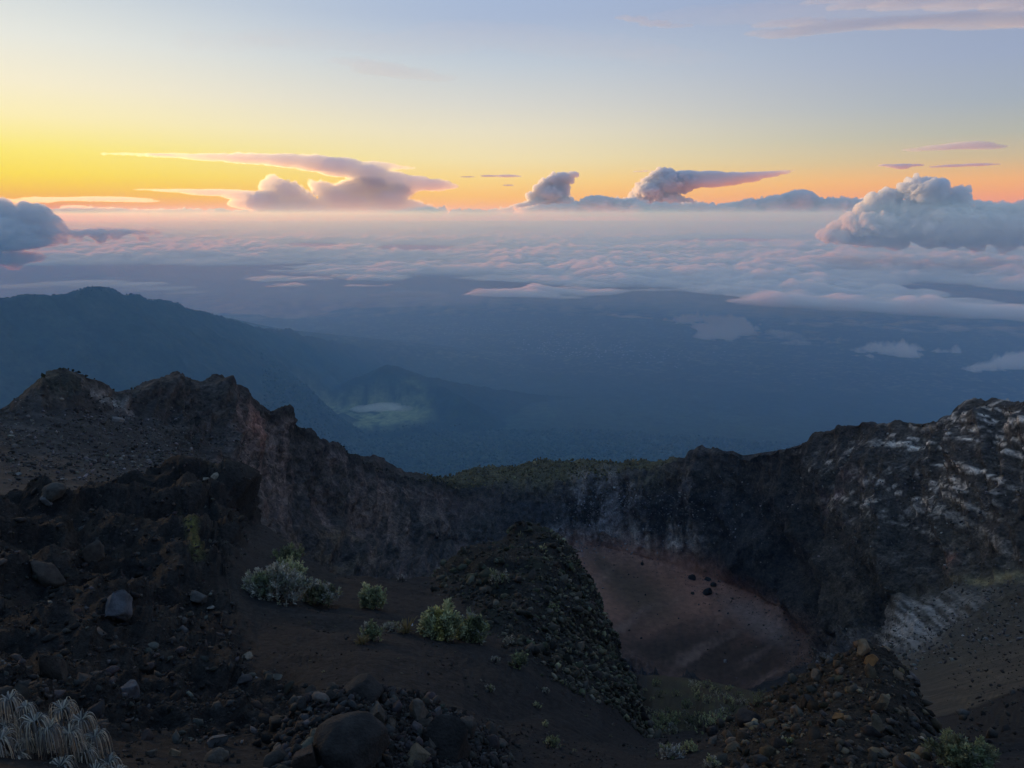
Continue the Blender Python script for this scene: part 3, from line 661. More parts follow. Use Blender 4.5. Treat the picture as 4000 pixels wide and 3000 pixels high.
# streaks
def streak(name, pts, r, mat, label, seed, group=None, amp=1.4, wave=14, voxel=1.6, depth=1.2):
    return cloud(name, pts, r, mat, label, 'cloud', group, voxel=voxel, amp=amp, wave=wave, seed=seed, depth=depth, squash=.7)
streak('stratus_streak', [(1915, 357, 16, 2.4), (1945, 358, 26, 4), (1970, 357, 22, 2.6), (1948, 363, 14, 2.2)], 110000, CUM_FAR, 'short dark cloud streak over the big right-hand cumulus', 31, voxel=1.0, amp=1.0, wave=8)
streak('stratus_streak', [(2025, 360, 16, 1.8), (2060, 358, 30, 2.6), (2105, 356, 35, 2.6), (2140, 355, 18, 1.6)], 110000, CUM_FAR, 'long thin dark cloud streak near the right edge above the cumulus', 32, voxel=1.0, amp=.9, wave=8)
streak('stratus_streak', [(1010, 382, 18, 1.4), (1060, 380, 24, 2.2), (1095, 380, 28, 3), (1118, 381, 10, 1.6), (1098, 400, 14, 1.6)], 110000, CUM_FAR, 'little dark cloud shreds between thunderhead and narrow tower', 33, voxel=1.0, amp=.9, wave=8)
streak('stratus_streak', [(330, 410, 40, 2), (400, 412, 60, 4), (470, 416, 70, 7), (530, 422, 50, 10), (545, 440, 50, 12)], 124000, STRAT, 'orange cloud wedge running into the thunderhead tower', 34)
streak('stratus_streak', [(40, 434, 60, 3.5), (130, 430, 70, 4), (230, 430, 80, 5), (300, 434, 40, 3)], 124000, STRAT, 'flat orange cloud bar above the dark left bank', 35)
streak('stratus_streak', [(210, 452, 60, 4), (330, 455, 90, 3), (160, 447, 24, 4), (450, 457, 80, 3)], 124000, STRAT, 'thin orange cloud bar lying on the horizon at left', 36)
streak('cirrus_streak', [(1345, 38, 18, 3), (1375, 43, 26, 4), (1415, 50, 34, 4), (1460, 57, 40, 3)], 60000, CIRRUS, 'small peach cirrus wisp high in the sky', 41, amp=2.2, depth=2.5)
streak('cirrus_streak', [(1650, 70, 40, 4), (1690, 70, 50, 6), (1740, 64, 60, 7), (1800, 58, 70, 7), (1880, 53, 80, 7), (1970, 50, 90, 7), (2070, 46, 100, 8), (2170, 42, 100, 8), (2280, 38, 100, 8), (1700, 48, 70, 5), (1790, 50, 70, 4)], 60000, CIRRUS, 'long peach cirrus band across the upper right corner', 42, amp=3, wave=22, voxel=2, depth=2.5)
streak('cirrus_streak', [(1800, 0, 60, 4), (1900, 3, 90, 6), (2020, 4, 110, 7), (2150, 3, 110, 7), (2280, 2, 110, 8)], 60000, CIRRUS, 'topmost peach cirrus band cut by the upper edge', 43, amp=3, wave=22, voxel=2, depth=2.5)
streak('cirrus_streak', [(1990, 322, 35, 3), (2040, 319, 45, 5), (2090, 313, 45, 6), (2130, 318, 35, 4)], 100000, CIRRUS, 'peach cirrus wisp midway up above the dark streaks', 44, amp=2.4, depth=3)
streak('cirrus_streak', [(760, 130, 50, 7), (820, 148, 60, 12), (880, 160, 60, 10), (940, 170, 50, 7)], 70000, VEIL, 'faint peach veil high above the thunderhead', 45, amp=4, wave=30, voxel=2.6, depth=2)
THIN = cloud_mat('cloud_thin_veil', .000022, .0)
streak('cirrus_veil', [(1500, 30, 120, 12), (1650, 25, 150, 16), (1800, 28, 160, 18), (1980, 26, 180, 18), (2150, 24, 180, 18), (2300, 22, 160, 18)], 64000, CIRRUS2, 'grey cirrus veil filling the space between the two peach bands', 46, amp=6, wave=40, voxel=3.5, depth=1.5)
streak('cirrus_veil', [(500, 95, 120, 14), (680, 80, 160, 18), (860, 92, 180, 20), (1060, 80, 200, 22), (1280, 100, 180, 20), (1450, 120, 140, 14)], 66000, THIN, 'broad faint veil of high cloud across the middle of the sky', 47, amp=10, wave=60, voxel=5, depth=1.5)
# low clouds over the plain
def low_cloud(blobs, z_, label, seed, amp=150.0, thr=.0, mat=None, cell=16.0):
    """a ragged sheet of small puffs: thickness from noise inside soft ellipses given in picture units"""
    cs = [atz(b_[0], b_[1], z_) for b_ in blobs]
    rs2 = [math.hypot(c.x, c.y) for c in cs]; aa2 = [math.atan2(c.x, c.y) for c in cs]
    wa = max(b_[2] for b_ in blobs) / FOC * 1.7
    a0, a1 = min(aa2) - wa, max(aa2) + wa
    lo_ = min(math.hypot(*atz(b_[0], b_[1] + 1.8 * b_[3], z_)[:2]) for b_ in blobs); hi_ = max(math.hypot(*atz(b_[0], b_[1] - 1.8 * b_[3], z_)[:2]) for b_ in blobs)
    nr_, nc2 = int(np.clip((hi_ - lo_) / cell, 20, 190)), int(np.clip((a1 - a0) * rs2[0] / cell, 20, 190))
    Rr, Aa = np.meshgrid(np.linspace(lo_, hi_, nr_), np.linspace(a0, a1, nc2), indexing='ij')
    x_, y_ = (Rr * np.sin(Aa)).ravel(), (Rr * np.cos(Aa)).ravel()
    bx, by = project(np.stack([x_, y_, np.full(x_.size, z_)], -1))
    mk = np.zeros(x_.size)
    for b_ in blobs: mk = np.maximum(mk, blob(bx, by, b_[0], b_[1], b_[2], b_[3], .6) * (b_[4] if len(b_) > 4 else 1))
    q = np.stack([x_ / 420, y_ / 420, x_ * 0 + seed], -1)
    n_ = fbm(q * 1.4, 5, .66)
    t_ = np.clip(mk * .85 + n_ * 1.25 - .62 - thr, 0, .6) / .6
    edge_ = np.zeros((nr_, nc2), bool); edge_[0] = edge_[-1] = edge_[:, 0] = edge_[:, -1] = True; t_[edge_.ravel()] = 0
    t_ = t_ ** .8
    bl_ = np.abs(pnoise(q * 2.6)) + .5 * np.abs(pnoise(q * 6)) + .3 * np.abs(pnoise(q * 13))
    return slab('low_cloud', x_, y_, z_ + t_ * amp * (.35 + bl_), z_ - t_ * amp * .22, t_, nr_, nc2, mat or LOW, label, 'cloud', 'low clouds drifting over the plain')
def slab(name, x_, y_, ztop, zbot, t_, nr_, nc2, mat, label, cat, group=None, kind=None):
    """closed body between an upper and a lower surface, open where there is no cloud"""
    F = grid_faces(nr_, nc2); F = F[(t_ > 0)[F].any(1)]
    used = np.unique(F); ti = -np.ones(nr_ * nc2, int); ti[used] = np.arange(len(used))
    inner = used[t_[used] > 0]; bi = ti.copy(); bi[inner] = len(used) + np.arange(len(inner))
    V_ = np.concatenate([np.stack([x_[used], y_[used], ztop[used]], -1), np.stack([x_[inner], y_[inner], zbot[inner]], -1)])
    o = mesh_obj(name, V_, np.concatenate([ti[F], bi[F][:, ::-1]]), mat); return tag(o, label, cat, group, kind)
low_cloud([(1500, 692, 60, 6), (1560, 700, 70, 12), (1590, 715, 60, 12), (1530, 712, 40, 8)], -1650, 'ragged white low cloud over the plain, nearest to the village', 51)
low_cloud([(1550, 730, 60, 7), (1520, 728, 30, 4)], -1650, 'small flat cloud patch just below the ragged low cloud', 52)
low_cloud([(1680, 722, 90, 14, .85), (1760, 736, 80, 14, .8), (1640, 735, 60, 8, .75)], -1650, 'thin faint cloud sheet between the ragged low cloud and white puff', 53, 60, .0, MIST)
low_cloud([(1900, 760, 60, 12), (1960, 762, 60, 12), (2020, 758, 60, 6, .8)], -1650, 'white low puff over the blue plain right of the thin sheet', 54)
low_cloud([(2140, 795, 70, 8), (2200, 785, 60, 16), (2270, 780, 80, 20)], -1650, 'white low cloud leaving the picture above the right crater rim', 55)
low_cloud([(1900, 700, 260, 10, .7), (2080, 712, 220, 10, .8), (2230, 722, 120, 8, .8)], -1500, 'long streaky grey cloud veil under the edge of the cloud sea', 59, 50, -.05, MIST, 30)
streak('low_cloud', [(1325, 681, 16, 2), (1360, 684, 30, 3), (1395, 687, 18, 2)], 11500, LOW, 'tiny thin cloud sliver over the middle of the plain', 56, 'low clouds drifting over the plain')
streak('low_cloud', [(820, 637, 30, 3), (870, 634, 50, 6), (920, 635, 50, 5), (955, 640, 20, 3)], 15500, LOW, 'lens shaped dark cloud hovering above the bay', 57, 'low clouds drifting over the plain')
streak('low_cloud', [(60, 618, 80, 4), (160, 612, 90, 5), (260, 616, 90, 5), (340, 624, 80, 4), (410, 632, 50, 3)], 13500, LOW, 'long pale cloud strip behind the summit of the far mountain', 58, 'low clouds drifting over the plain')
BAYV = cloud_mat('bay_veil', .0008, .4)
low_cloud([(200, 602, 420, 34), (600, 606, 420, 40), (1000, 618, 380, 36), (1400, 634, 380, 28), (1800, 655, 360, 24)], -2300, 'wide pale veil of thin cloud over the bay and coast', 63, 170, -.55, BAYV, 130)
mist = cloud('mist_patch', [(785, 884, 30, 6), (825, 878, 44, 8), (868, 884, 30, 6)], 6950, FOGM, 'pale ground mist lying on the meadow under the old cone', 'mist', voxel=1.2, amp=2.0, wave=12, seed=61, depth=1.6)

# the sea of cloud
nct, nrt = 620, 330
aa = np.linspace(R(-47), R(47), nct)
rd = np.concatenate([np.geomspace(7800, 34000, 230)[:-1], np.geomspace(34000, 97500, nrt - 229)]); nrt = len(rd)
RRd, AAd = np.meshgrid(rd, aa, indexing='ij')
x, y = (RRd * np.sin(AAd)).ravel(), (RRd * np.cos(AAd)).ravel()
zd = -900.0
pd = np.stack([x, y, np.full(x.size, zd)], -1); dpx, dpy = project(pd)
w1 = fbm(np.stack([x / 5200, y / 5200, x * 0], -1), 4, .55); w2 = fbm(np.stack([x / 2600, y / 1500, x * 0 + 4], -1), 5, .6)
edge = np.interp(dpx, [-400, 0, 100, 300, 450, 560, 800, 1000, 1150, 1300, 1500, 1700, 2000, 2212, 2600], [530, 540, 556, 570, 580, 592, 606, 604, 612, 624, 624, 644, 662, 674, 700])
ang = np.log(np.maximum(RRd.ravel(), 1) / 900)
edge_ang = np.log(1 / np.maximum(np.tan(PITCH - np.arctan((829.5 - edge) / FOC)), 1e-3))
cov = 1.9 * (ang - edge_ang) + 0.85 * w1 + .8 * w2 + .06
cov = np.minimum(cov, 0.40 + .95 * w1 + .8 * w2 + .25 * smooth(ang, 3.0, 3.8))
def gap(cx, cy_, rx, ry, k): 
    global cov
    cov = cov - k * blob(dpx, dpy, cx, cy_, rx, ry, .7)
gap(1640, 519, 200, 9, .75); gap(1100, 502, 170, 7, .6); gap(480, 505, 200, 8, .5); gap(620, 530, 120, 10, .6); gap(900, 535, 130, 8, .45); gap(2150, 552, 120, 9, .5); gap(250, 585, 280, 14, .7)
cov = np.where((RRd.ravel() < 7900) | (RRd.ravel() > 97000) , -1, cov)
t_ = np.clip(cov, 0, .5) / .5; t_ = t_ ** .7
bl = np.abs(pnoise(np.stack([x / 620, y / 620, x * 0], -1))) + .5 * np.abs(pnoise(np.stack([x / 270, y / 270, x * 0 + 7], -1))) + .3 * np.abs(pnoise(np.stack([x / 1700, y / 1300, x * 0 + 3], -1)))
ztop = zd + t_ * (20 + 210 * bl + 90 * w1); zbot = zd - t_ * 70
slab('cloud_deck', x, y, ztop, zbot, t_, nrt, nct, DECK, 'rippled white sea of low cloud stretching to the horizon', 'cloud', None, 'stuff')
# ------------------------------------------------------------------ loose stones
rng = np.random.RandomState(11)
def stone_mat():
    M = Mat('volcanic_stone')
    at_ = M.n('ShaderNodeAttribute', attribute_name='albedo'); oi = M.n('ShaderNodeObjectInfo')
    tcn = M.n('ShaderNodeNewGeometry')
    n1 = M.n('ShaderNodeTexNoise'); n1.inputs['Scale'].default_value = 7; n1.inputs['Detail'].default_value = 8; n1.inputs['Roughness'].default_value = .7
    M.l(tcn.outputs['Position'], n1.inputs['Vector'])
    mr = M.n('ShaderNodeMapRange'); M.l(n1.outputs['Fac'], mr.inputs[0]); mr.inputs[1].default_value, mr.inputs[2].default_value, mr.inputs[3].default_value, mr.inputs[4].default_value = .3, .7, .5, 1.5
    mx = M.n('ShaderNodeMix', data_type='RGBA', blend_type='MULTIPLY'); mx.inputs[0].default_value = 1
    M.l(oi.outputs['Color'], mx.inputs[6]); M.l(at_.outputs['Color'], mx.inputs[7])
    mx2 = M.n('ShaderNodeMix', data_type='RGBA', blend_type='MULTIPLY'); mx2.inputs[0].default_value = 1
    M.l(mx.outputs[2], mx2.inputs[6]); M.l(mr.outputs[0], mx2.inputs[7])
    b = M.n('ShaderNodeBsdfPrincipled'); b.inputs['Roughness'].default_value = .9; b.inputs['Specular IOR Level'].default_value = .2
    M.l(mx2.outputs[2], b.inputs['Base Color'])
    n2 = M.n('ShaderNodeTexNoise'); n2.inputs['Scale'].default_value = 40; n2.inputs['Detail'].default_value = 6; M.l(tcn.outputs['Position'], n2.inputs['Vector'])
    bp = M.n('ShaderNodeBump'); bp.inputs['Distance'].default_value = .02; bp.inputs['Strength'].default_value = .8; M.l(n2.outputs['Fac'], bp.inputs['Height'])
    M.l(bp.outputs[0], b.inputs['Normal']); M.l(b.outputs[0], M.out.inputs[0])
    return M.m
STONE = stone_mat()
import bmesh
def stone_shape(seed, sub, angular=.5, flat=(1, 1, .75)):
    """a weathered stone: a ball cut by random planes and roughened"""
    r_ = np.random.RandomState(seed)
    bm = bmesh.new(); bmesh.ops.create_icosphere(bm, subdivisions=sub, radius=1)
    v = np.array([p.co[:] for p in bm.verts]); f = np.array([[q.index for q in p.verts] for p in bm.faces]); bm.free()
    for k in range(int(4 + 9 * angular)):
        n = r_.normal(size=3); n /= np.linalg.norm(n); dcut = r_.uniform(.34, .66) if angular > .55 else r_.uniform(.5, .85)
        h = v @ n; over = np.maximum(h - dcut, 0); v = v - over[:, None] * n * min(1, .78 + .3 * angular)
    q = v * 1.3 + seed
    v = v * (1 + .16 * (1 - .6 * angular) * pnoise(q) + .05 * pnoise(q * 2.7))[:, None]
    if sub > 2: v = v * (1 + .025 * pnoise(q * 7) + .014 * pnoise(q * 15))[:, None]
    s = np.array(flat) * r_.uniform(.8, 1.2, 3)
    v = v * s; v /= np.abs(v).max()
    return v, f
SMALL = [stone_shape(s, 1, .8, (1, .8, .6)) for s in range(10)]
TINY = []
for s in range(6):
    bm = bmesh.new(); bmesh.ops.create_icosphere(bm, subdivisions=1, radius=1)
    v, f = np.array([p.co[:] for p in bm.verts]), np.array([[q.index for q in p.verts] for p in bm.faces]); bm.free()
    r_ = np.random.RandomState(s + 40); v = v * r_.uniform(.6, 1.15, (len(v), 1)) * np.array((1, r_.uniform(.6, .9), r_.uniform(.45, .7)))
    TINY.append((v[:12], None))
bm = bmesh.new(); bmesh.ops.create_icosphere(bm, subdivisions=1, radius=1)
_v, _f = np.array([p.co[:] for p in bm.verts]), np.array([[q.index for q in p.verts] for p in bm.faces]); bm.free()
TINY = []
for s in range(8):
    r_ = np.random.RandomState(s + 40); v = _v * r_.uniform(.62, 1.15, (len(_v), 1)) * np.array((1, r_.uniform(.6, .9), r_.uniform(.45, .75)))
    TINY.append((v, _f))

def rand_rot(n, tilt=.6):
    """random rotations, mostly about the vertical"""
    a = rng.uniform(0, 2 * np.pi, n); b = rng.normal(0, tilt, n); c = rng.normal(0, tilt, n)
    ca, sa, cb, sb, cc, sc2 = np.cos(a), np.sin(a), np.cos(b), np.sin(b), np.cos(c), np.sin(c)
    Z = np.zeros(n); O = np.ones(n)
    Rz = np.stack([np.stack([ca, -sa, Z], -1), np.stack([sa, ca, Z], -1), np.stack([Z, Z, O], -1)], 1)
    Rx = np.stack([np.stack([O, Z, Z], -1), np.stack([Z, cb, -sb], -1), np.stack([Z, sb, cb], -1)], 1)
    Ry = np.stack([np.stack([cc, Z, sc2], -1), np.stack([Z, O, Z], -1), np.stack([-sc2, Z, cc], -1)], 1)
    return Rz @ Rx @ Ry
# where loose stones lie: sample the ground grid by weight of picture area
NV = PV.reshape(-1, 3); NN = normals(PV).reshape(-1, 3)
FPX, FPY = project(NV)
vis_dir = -NV / np.linalg.norm(NV, axis=1)[:, None]
facing = np.clip((vis_dir * NN).sum(1), .03, 1)
cellA = np.linalg.norm(np.cross(np.gradient(PV, axis=1), np.gradient(PV, axis=0)), axis=-1).ravel()
inview = (FPX > -150) & (FPX < 2360) & (FPY < 1800)
def scatter(n, weight, size_lo, size_hi, power, shapes, tint, tintvar, sink=.25, jitter=1.0):
    """n stones; sizes follow a power law between the bounds (metres, half width)"""
    wgt = weight * cellA * inview; wgt = wgt / wgt.sum()
    i = rng.choice(len(wgt), n, p=wgt)
    u = rng.rand(n); sz = (size_lo ** (1 - power) + u * (size_hi ** (1 - power) - size_lo ** (1 - power))) ** (1 / (1 - power))
    step = np.sqrt(cellA[i]) * jitter
    p = NV[i] + (rng.rand(n, 3) - .5) * step[:, None] * np.array((1, 1, 0)) + NN[i] * (sz * (1 - 2 * sink) * .5)[:, None]
    t = np.array(tint)[rng.randint(len(tint), size=n)] * np.exp(rng.normal(0, tintvar, (n, 1))) * (1 + rng.normal(0, .05, (n, 3)))
    return p, sz, np.clip(t * np.array((1.0, .91, .80)), .005, .5), rng.randint(len(shapes), size=n)
def stuff_stones(name, label, sets, shapes, mat, cat='stones'):
    Vs, Fs, Cs = [], [], []; off = 0
    for p, sz, t, sh in sets:
        Rm = rand_rot(len(p))
        for k in range(len(shapes)):
            j = np.where(sh == k)[0]
            if not len(j): continue
            v, f = shapes[k]
            vv = np.einsum('nij,vj->nvi', Rm[j], v) * sz[j][:, None, None] + p[j][:, None]
            Vs.append(vv.reshape(-1, 3)); Fs.append((f[None] + (np.arange(len(j)) * len(v))[:, None, None] + off).reshape(-1, 3))
            Cs.append(np.repeat(t[j], len(v), 0)); off += len(j) * len(v)
    o = mesh_obj(name, np.concatenate(Vs), np.concatenate(Fs), mat, smooth_=False, cols=np.concatenate(Cs))
    tag(o, label, cat, kind='stuff'); return o
# low-poly shapes for the multitude: 20 faces
def ico0():
    bm = bmesh.new(); bmesh.ops.create_icosphere(bm, subdivisions=1, radius=1)
    bm.free()
    t = (1 + 5 ** .5) / 2
    v = np.array([(-1, t, 0), (1, t, 0), (-1, -t, 0), (1, -t, 0), (0, -1, t), (0, 1, t), (0, -1, -t), (0, 1, -t), (t, 0, -1), (t, 0, 1), (-t, 0, -1), (-t, 0, 1)], float) / math.hypot(1, t)
    f = np.array([(0, 11, 5), (0, 5, 1), (0, 1, 7), (0, 7, 10), (0, 10, 11), (1, 5, 9), (5, 11, 4), (11, 10, 2), (10, 7, 6), (7, 1, 8), (3, 9, 4), (3, 4, 2), (3, 2, 6), (3, 6, 8), (3, 8, 9), (4, 9, 5), (2, 4, 11), (6, 2, 10), (8, 6, 7), (9, 8, 1)])
    return v, f
v0, f0 = ico0()
CHIP = []
for s in range(10):
    r_ = np.random.RandomState(s + 90); CHIP.append((v0 * r_.uniform(.42, 1.25, (12, 1)) * np.array((1, r_.uniform(.5, .95), r_.uniform(.35, .7))), f0))
sg = np.repeat(seg, NC)
W_near = (sg < NEAR_END) & (sg > .8)
w_left = left_mass * W_near * (sg < 5.6); w_spur = spur * W_near * (sg < 5.6)
w_mr = mound_r * W_near; w_mc = mound_c * W_near * (sg < 2.3)
rad_f = RAD
GREY = [(.036, .036, .035), (.025, .025, .024), (.052, .050, .047), (.034, .030, .026)]
DARK = [(.020, .020, .020), (.028, .027, .026), (.042, .040, .036)]
MOSSY = [(.026, .027, .023), (.036, .037, .029), (.052, .049, .038), (.036, .042, .026)]
BROWN = [(.080, .062, .040), (.045, .038, .030), (.115, .088, .056), (.036, .032, .027), (.055, .052, .048)]
sets = [scatter(6500, w_left / rad_f ** 1.4, .016, .16, 2.7, CHIP, GREY, .45),
        scatter(12000, w_spur / rad_f ** 1.2, .018, .28, 2.5, CHIP, MOSSY, .5),
        scatter(7500, w_mr / rad_f, .014, .19, 2.45, CHIP, BROWN, .5),
        scatter(3600, w_mc / rad_f, .016, .09, 2.3, CHIP, GREY, .45),
        scatter(2600, w_spur * smooth(FPX, 1150, 1230) / rad_f, .05, .17, 2.3, CHIP, [(.075, .072, .045), (.05, .05, .036), (.10, .095, .065)], .4),  # brighter right flank stones: mossy, with the light on them painted in
        scatter(2600, smooth(FPX, 2030, 2100) * (sg > 3.5) * (sg < 9) / rad_f ** .8, .03, .3, 2.6, CHIP, GREY, .45),
        scatter(2500, (1 - smooth(FPX, 470, 540)) * (sg > 5.2) * (sg < 9), .06, .4, 2.6, CHIP, GREY, .4),
        scatter(9000, (W_near & (sg < 5.6)) * (.10 + .8 * smooth(pnoise(NV / 1.5), -.1, .3)) / rad_f ** 1.4, .008, .06, 2.6, CHIP, DARK, .45)]
scree = stuff_stones('loose_scree', 'dark loose scree covering the near slopes and spurs', sets, CHIP, STONE)
# pale blocks on the crater walls and hillside
farz = (sg > NEAR_END + 1) & (sg < 11.05)
def pb(cx, cy_, rx, ry, rot=0): return blob(FPX, FPY, cx, cy_, rx, ry, .5, rot)
w_bw = (pb(1270, 1120, 60, 75) + 1.2 * pb(1320, 1100, 60, 60) + .7 * pb(1440, 1100, 80, 50) + .8 * pb(1400, 1170, 100, 25) + .35 * pb(1550, 1100, 120, 70)) * farz
w_rw = (pb(2130, 1000, 180, 100, -20) + .8 * pb(1800, 1000, 110, 22, -33) + .5 * pb(2000, 1100, 220, 70) + .4 * pb(1960, 950, 70, 40) + .25 * pb(1900, 1180, 250, 110)) * farz
w_hl = (pb(200, 960, 280, 90) + .6 * pb(240, 880, 60, 16, 30)) * farz
w_tl = (pb(1830, 1400, 110, 45) + pb(2080, 1350, 200, 110, -25) + .5 * pb(2100, 1500, 200, 80, -25)) * farz * 1.0
PALE = [(.20, .195, .185), (.13, .125, .12), (.07, .067, .063)]
sets = [scatter(1700, w_bw, .28, 1.0, 2.6, CHIP, [(.26, .27, .30), (.16, .165, .18)], .3), scatter(3400, w_rw, .16, .9, 2.7, CHIP, PALE, .4),
        scatter(4200, w_hl, .12, .6, 2.6, CHIP, [(.07, .067, .064), (.115, .11, .105), (.04, .038, .036)], .4), scatter(3600, w_tl, .14, .7, 2.7, CHIP, [(.10, .095, .085), (.05, .048, .044), (.16, .155, .145)], .3)]
w_fl = (pb(1610, 1300, 150, 26, 24) + .8 * pb(1450, 1224, 200, 12, 16) + .25 * pb(1480, 1320, 240, 90, 20) + pb(1720, 1390, 60, 50)) * farz
sets.append(scatter(1500, w_fl, .15, .9, 2.8, CHIP, [(.03, .027, .026), (.06, .05, .045), (.11, .10, .095)], .4))
blocks = stuff_stones('fallen_blocks', 'pale fallen blocks strewn over the crater walls and hillside', sets, CHIP, STONE)

# individual boulders -------------------------------------------------------
NAMED = []
def boulder(px, py, wpx, hpx, seed, col, label, name='boulder', angular=.5, sink=.3, sub=4, smooth_=None, rotz=None, cat='boulder', group=None):
    loc, nrm, dist = hit(px, py + hpx * .35)
    if loc is None: return None
    s = dist / FOC
    v, f = stone_shape(seed, sub, angular, (1, .9, hpx / wpx))
    v = v / np.array((np.abs(v[:, 0]).max(), np.abs(v[:, 1]).max(), np.abs(v[:, 2]).max())) * np.array((wpx * .5, wpx * .42, hpx * .5 * 1.25)) * s
    o = mesh_obj(name, v, f, STONE, smooth_=(angular < .45) if smooth_ is None else smooth_, cols=np.ones((len(v), 3)) * np.array(col))
    o.color = (1.0, .90, .78, 1)
    o.location = loc + Vector((0, 0, hpx * .5 * s * (1 - 2 * sink)))
    o.rotation_euler = (rng.uniform(-.15, .15), rng.uniform(-.15, .15), rng.uniform(0, 6) if rotz is None else rotz)
    NAMED.append((np.array(o.location), label)); return tag(o, label, cat, group)
D1, D2, D3, D4 = (.034, .032, .030), (.050, .046, .041), (.085, .076, .064), (.11, .115, .125)
boulder(758, 1605, 150, 120, 201, D1, 'biggest rounded dark boulder at the front of the boulder mound', angular=.15, sink=.3, rotz=.3)
boulder(785, 1483, 78, 48, 202, D1, 'rounded boulder resting on the crest of the boulder mound', angular=.2, rotz=0)
boulder(822, 1545, 42, 74, 203, D3, 'tall pointed pale-faced rock upright behind the biggest boulder', angular=1, sink=.2, rotz=.4)
boulder(902, 1528, 58, 54, 204, D3, 'angular wedge rock with a pale top right of the pointed rock', angular=1, sink=.25)
boulder(965, 1592, 100, 92, 205, D1, 'dark blocky boulder with a white chip on its left edge', angular=.6, rotz=.1)
boulder(1012, 1570, 46, 42, 206, D2, 'round grey stone behind the dark blocky boulder', angular=.4)
boulder(668, 1632, 70, 58, 207, (.055, .043, .036), 'slanted brown slab leaning against the biggest boulder', angular=.9)
boulder(595, 1640, 50, 40, 208, D2, 'low rounded grey boulder at the lower left of the boulder mound', angular=.3)
boulder(845, 1558, 30, 30, 209, D3, 'small squarish stone just right of the pointed rock', angular=.8)
boulder(612, 1588, 26, 18, 210, (.12, .10, .075), 'small tan stone on the left flank of the boulder mound', angular=.7)
boulder(900, 1632, 70, 26, 211, (.09, .078, .055), 'flat tilted yellowish slab below the dark blocky boulder', angular=.9)
boulder(935, 1610, 40, 30, 212, D3, 'chunky grey stone touching the dark blocky boulder', angular=.8)
boulder(1090, 1636, 22, 20, 213, (.14, .125, .10), 'small pale stone at the right foot of the boulder mound', angular=.6)
boulder(672, 1496, 30, 26, 214, D2, 'knobbly stone at the left end of the mound crest', angular=.5)
boulder(720, 1500, 34, 24, 215, D2, 'dark stone next to the crest boulder on its left', angular=.7)
boulder(253, 1310, 76, 56, 216, (.10, .112, .130), 'large blue-grey angular boulder on the dark left slope', angular=1, sink=.15)
boulder(425, 1288, 40, 28, 217, (.075, .075, .072), 'grey block on the ledge right of the blue-grey boulder', angular=.9)
boulder(458, 1312, 18, 11, 218, (.20, .19, .17), 'little whitish stone below the grey block', angular=.6)
boulder(467, 1600, 46, 28, 219, (.10, .10, .10), 'pale grey block at the foot of the left slope', angular=1)
boulder(378, 1624, 24, 22, 220, (.16, .13, .09), 'tan lump of rock left of the pale grey block', angular=.7)
boulder(466, 1634, 44, 26, 221, D3, 'long grey stone in front of the pale grey block', angular=.5)
boulder(330, 1626, 26, 20, 222, D3, 'small grey stone nearest the woolly plant', angular=.6)
boulder(277, 1490, 42, 40, 223, (.075, .085, .10), 'cracked bluish rock low on the dark left slope', angular=1)
boulder(122, 1440, 44, 60, 224, D2, 'brown slab standing out of the lower left slope', angular=.8)
boulder(100, 1232, 66, 54, 225, D2, 'broad weathered slab high on the left slope', angular=.8)
boulder(205, 1186, 44, 34, 226, D2, 'two-humped rock above the broad weathered slab', angular=.5)
boulder(119, 1062, 44, 30, 227, (.06, .062, .058), 'dome shaped boulder on the crest of the left spur', angular=.2, sink=.25)
boulder(96, 1076, 34, 16, 228, (.085, .095, .10), 'tilted slab beside the dome shaped boulder', angular=1)
boulder(466, 1026, 26, 10, 229, (.22, .20, .16), 'sunlit flat slab at the tip of the left spur', angular=1)  # sunlight on the slab painted in as a paler colour
boulder(440, 1036, 24, 8, 230, (.16, .15, .125), 'grey flat slab just below the sunlit slab', angular=1)
boulder(535, 1418, 20, 12, 231, (.20, .175, .135), 'pale stone on the edge of the gully beside the ash slope', angular=.7)
boulder(598, 1463, 20, 12, 232, (.15, .14, .115), 'flat pale stone overhanging the ash slope', angular=.9)
boulder(1868, 1403, 34, 22, 233, (.15, .115, .075), 'tan stone capping the peak of the rubble mound', angular=.8, sink=.05)
boulder(1877, 1424, 30, 24, 234, (.19, .105, .045), 'orange-brown rock just below the capping stone', angular=.9)
boulder(1808, 1546, 22, 24, 235, (.20, .115, .05), 'rusty orange stone halfway down the rubble mound', angular=.8)
boulder(1905, 1517, 30, 24, 236, (.13, .105, .07), 'tan block at the shadow edge of the rubble mound', angular=.8)
boulder(1744, 1512, 34, 44, 237, (.06, .052, .046), 'long slanted slab on the left flank of the rubble mound', angular=.9)
boulder(1768, 1453, 28, 20, 238, (.11, .09, .07), 'pale brown stone on the left shoulder of the rubble mound', angular=.7)
boulder(1620, 1550, 52, 34, 239, (.030, .029, .030), 'dark rounded boulder left of the rubble mound', angular=.3)
boulder(1893, 1566, 30, 36, 240, (.115, .095, .065), 'upright tan rock low on the right side of the rubble mound', angular=.8)
boulder(1530, 1277, 22, 15, 241, (.022, .021, .022), 'largest dark boulder lying on the crater floor', angular=.5)
boulder(1496, 1246, 20, 11, 242, (.022, .021, .022), 'flat dark boulder at the far edge of the crater floor', angular=.4)
boulder(1541, 1262, 14, 10, 243, (.03, .027, .028), 'dark boulder just behind the largest one on the crater floor', angular=.5)
boulder(1527, 1250, 18, 7, 244, (.03, .028, .028), 'low dark slab behind the crater floor boulders', angular=.6)
boulder(1388, 1217, 9, 8, 245, (.024, .022, .022), 'small dark boulder near the foot of the pale crater wall', angular=.5)
boulder(1496, 1280, 9, 7, 246, (.03, .027, .027), 'smallest dark boulder on the crater floor', angular=.5)
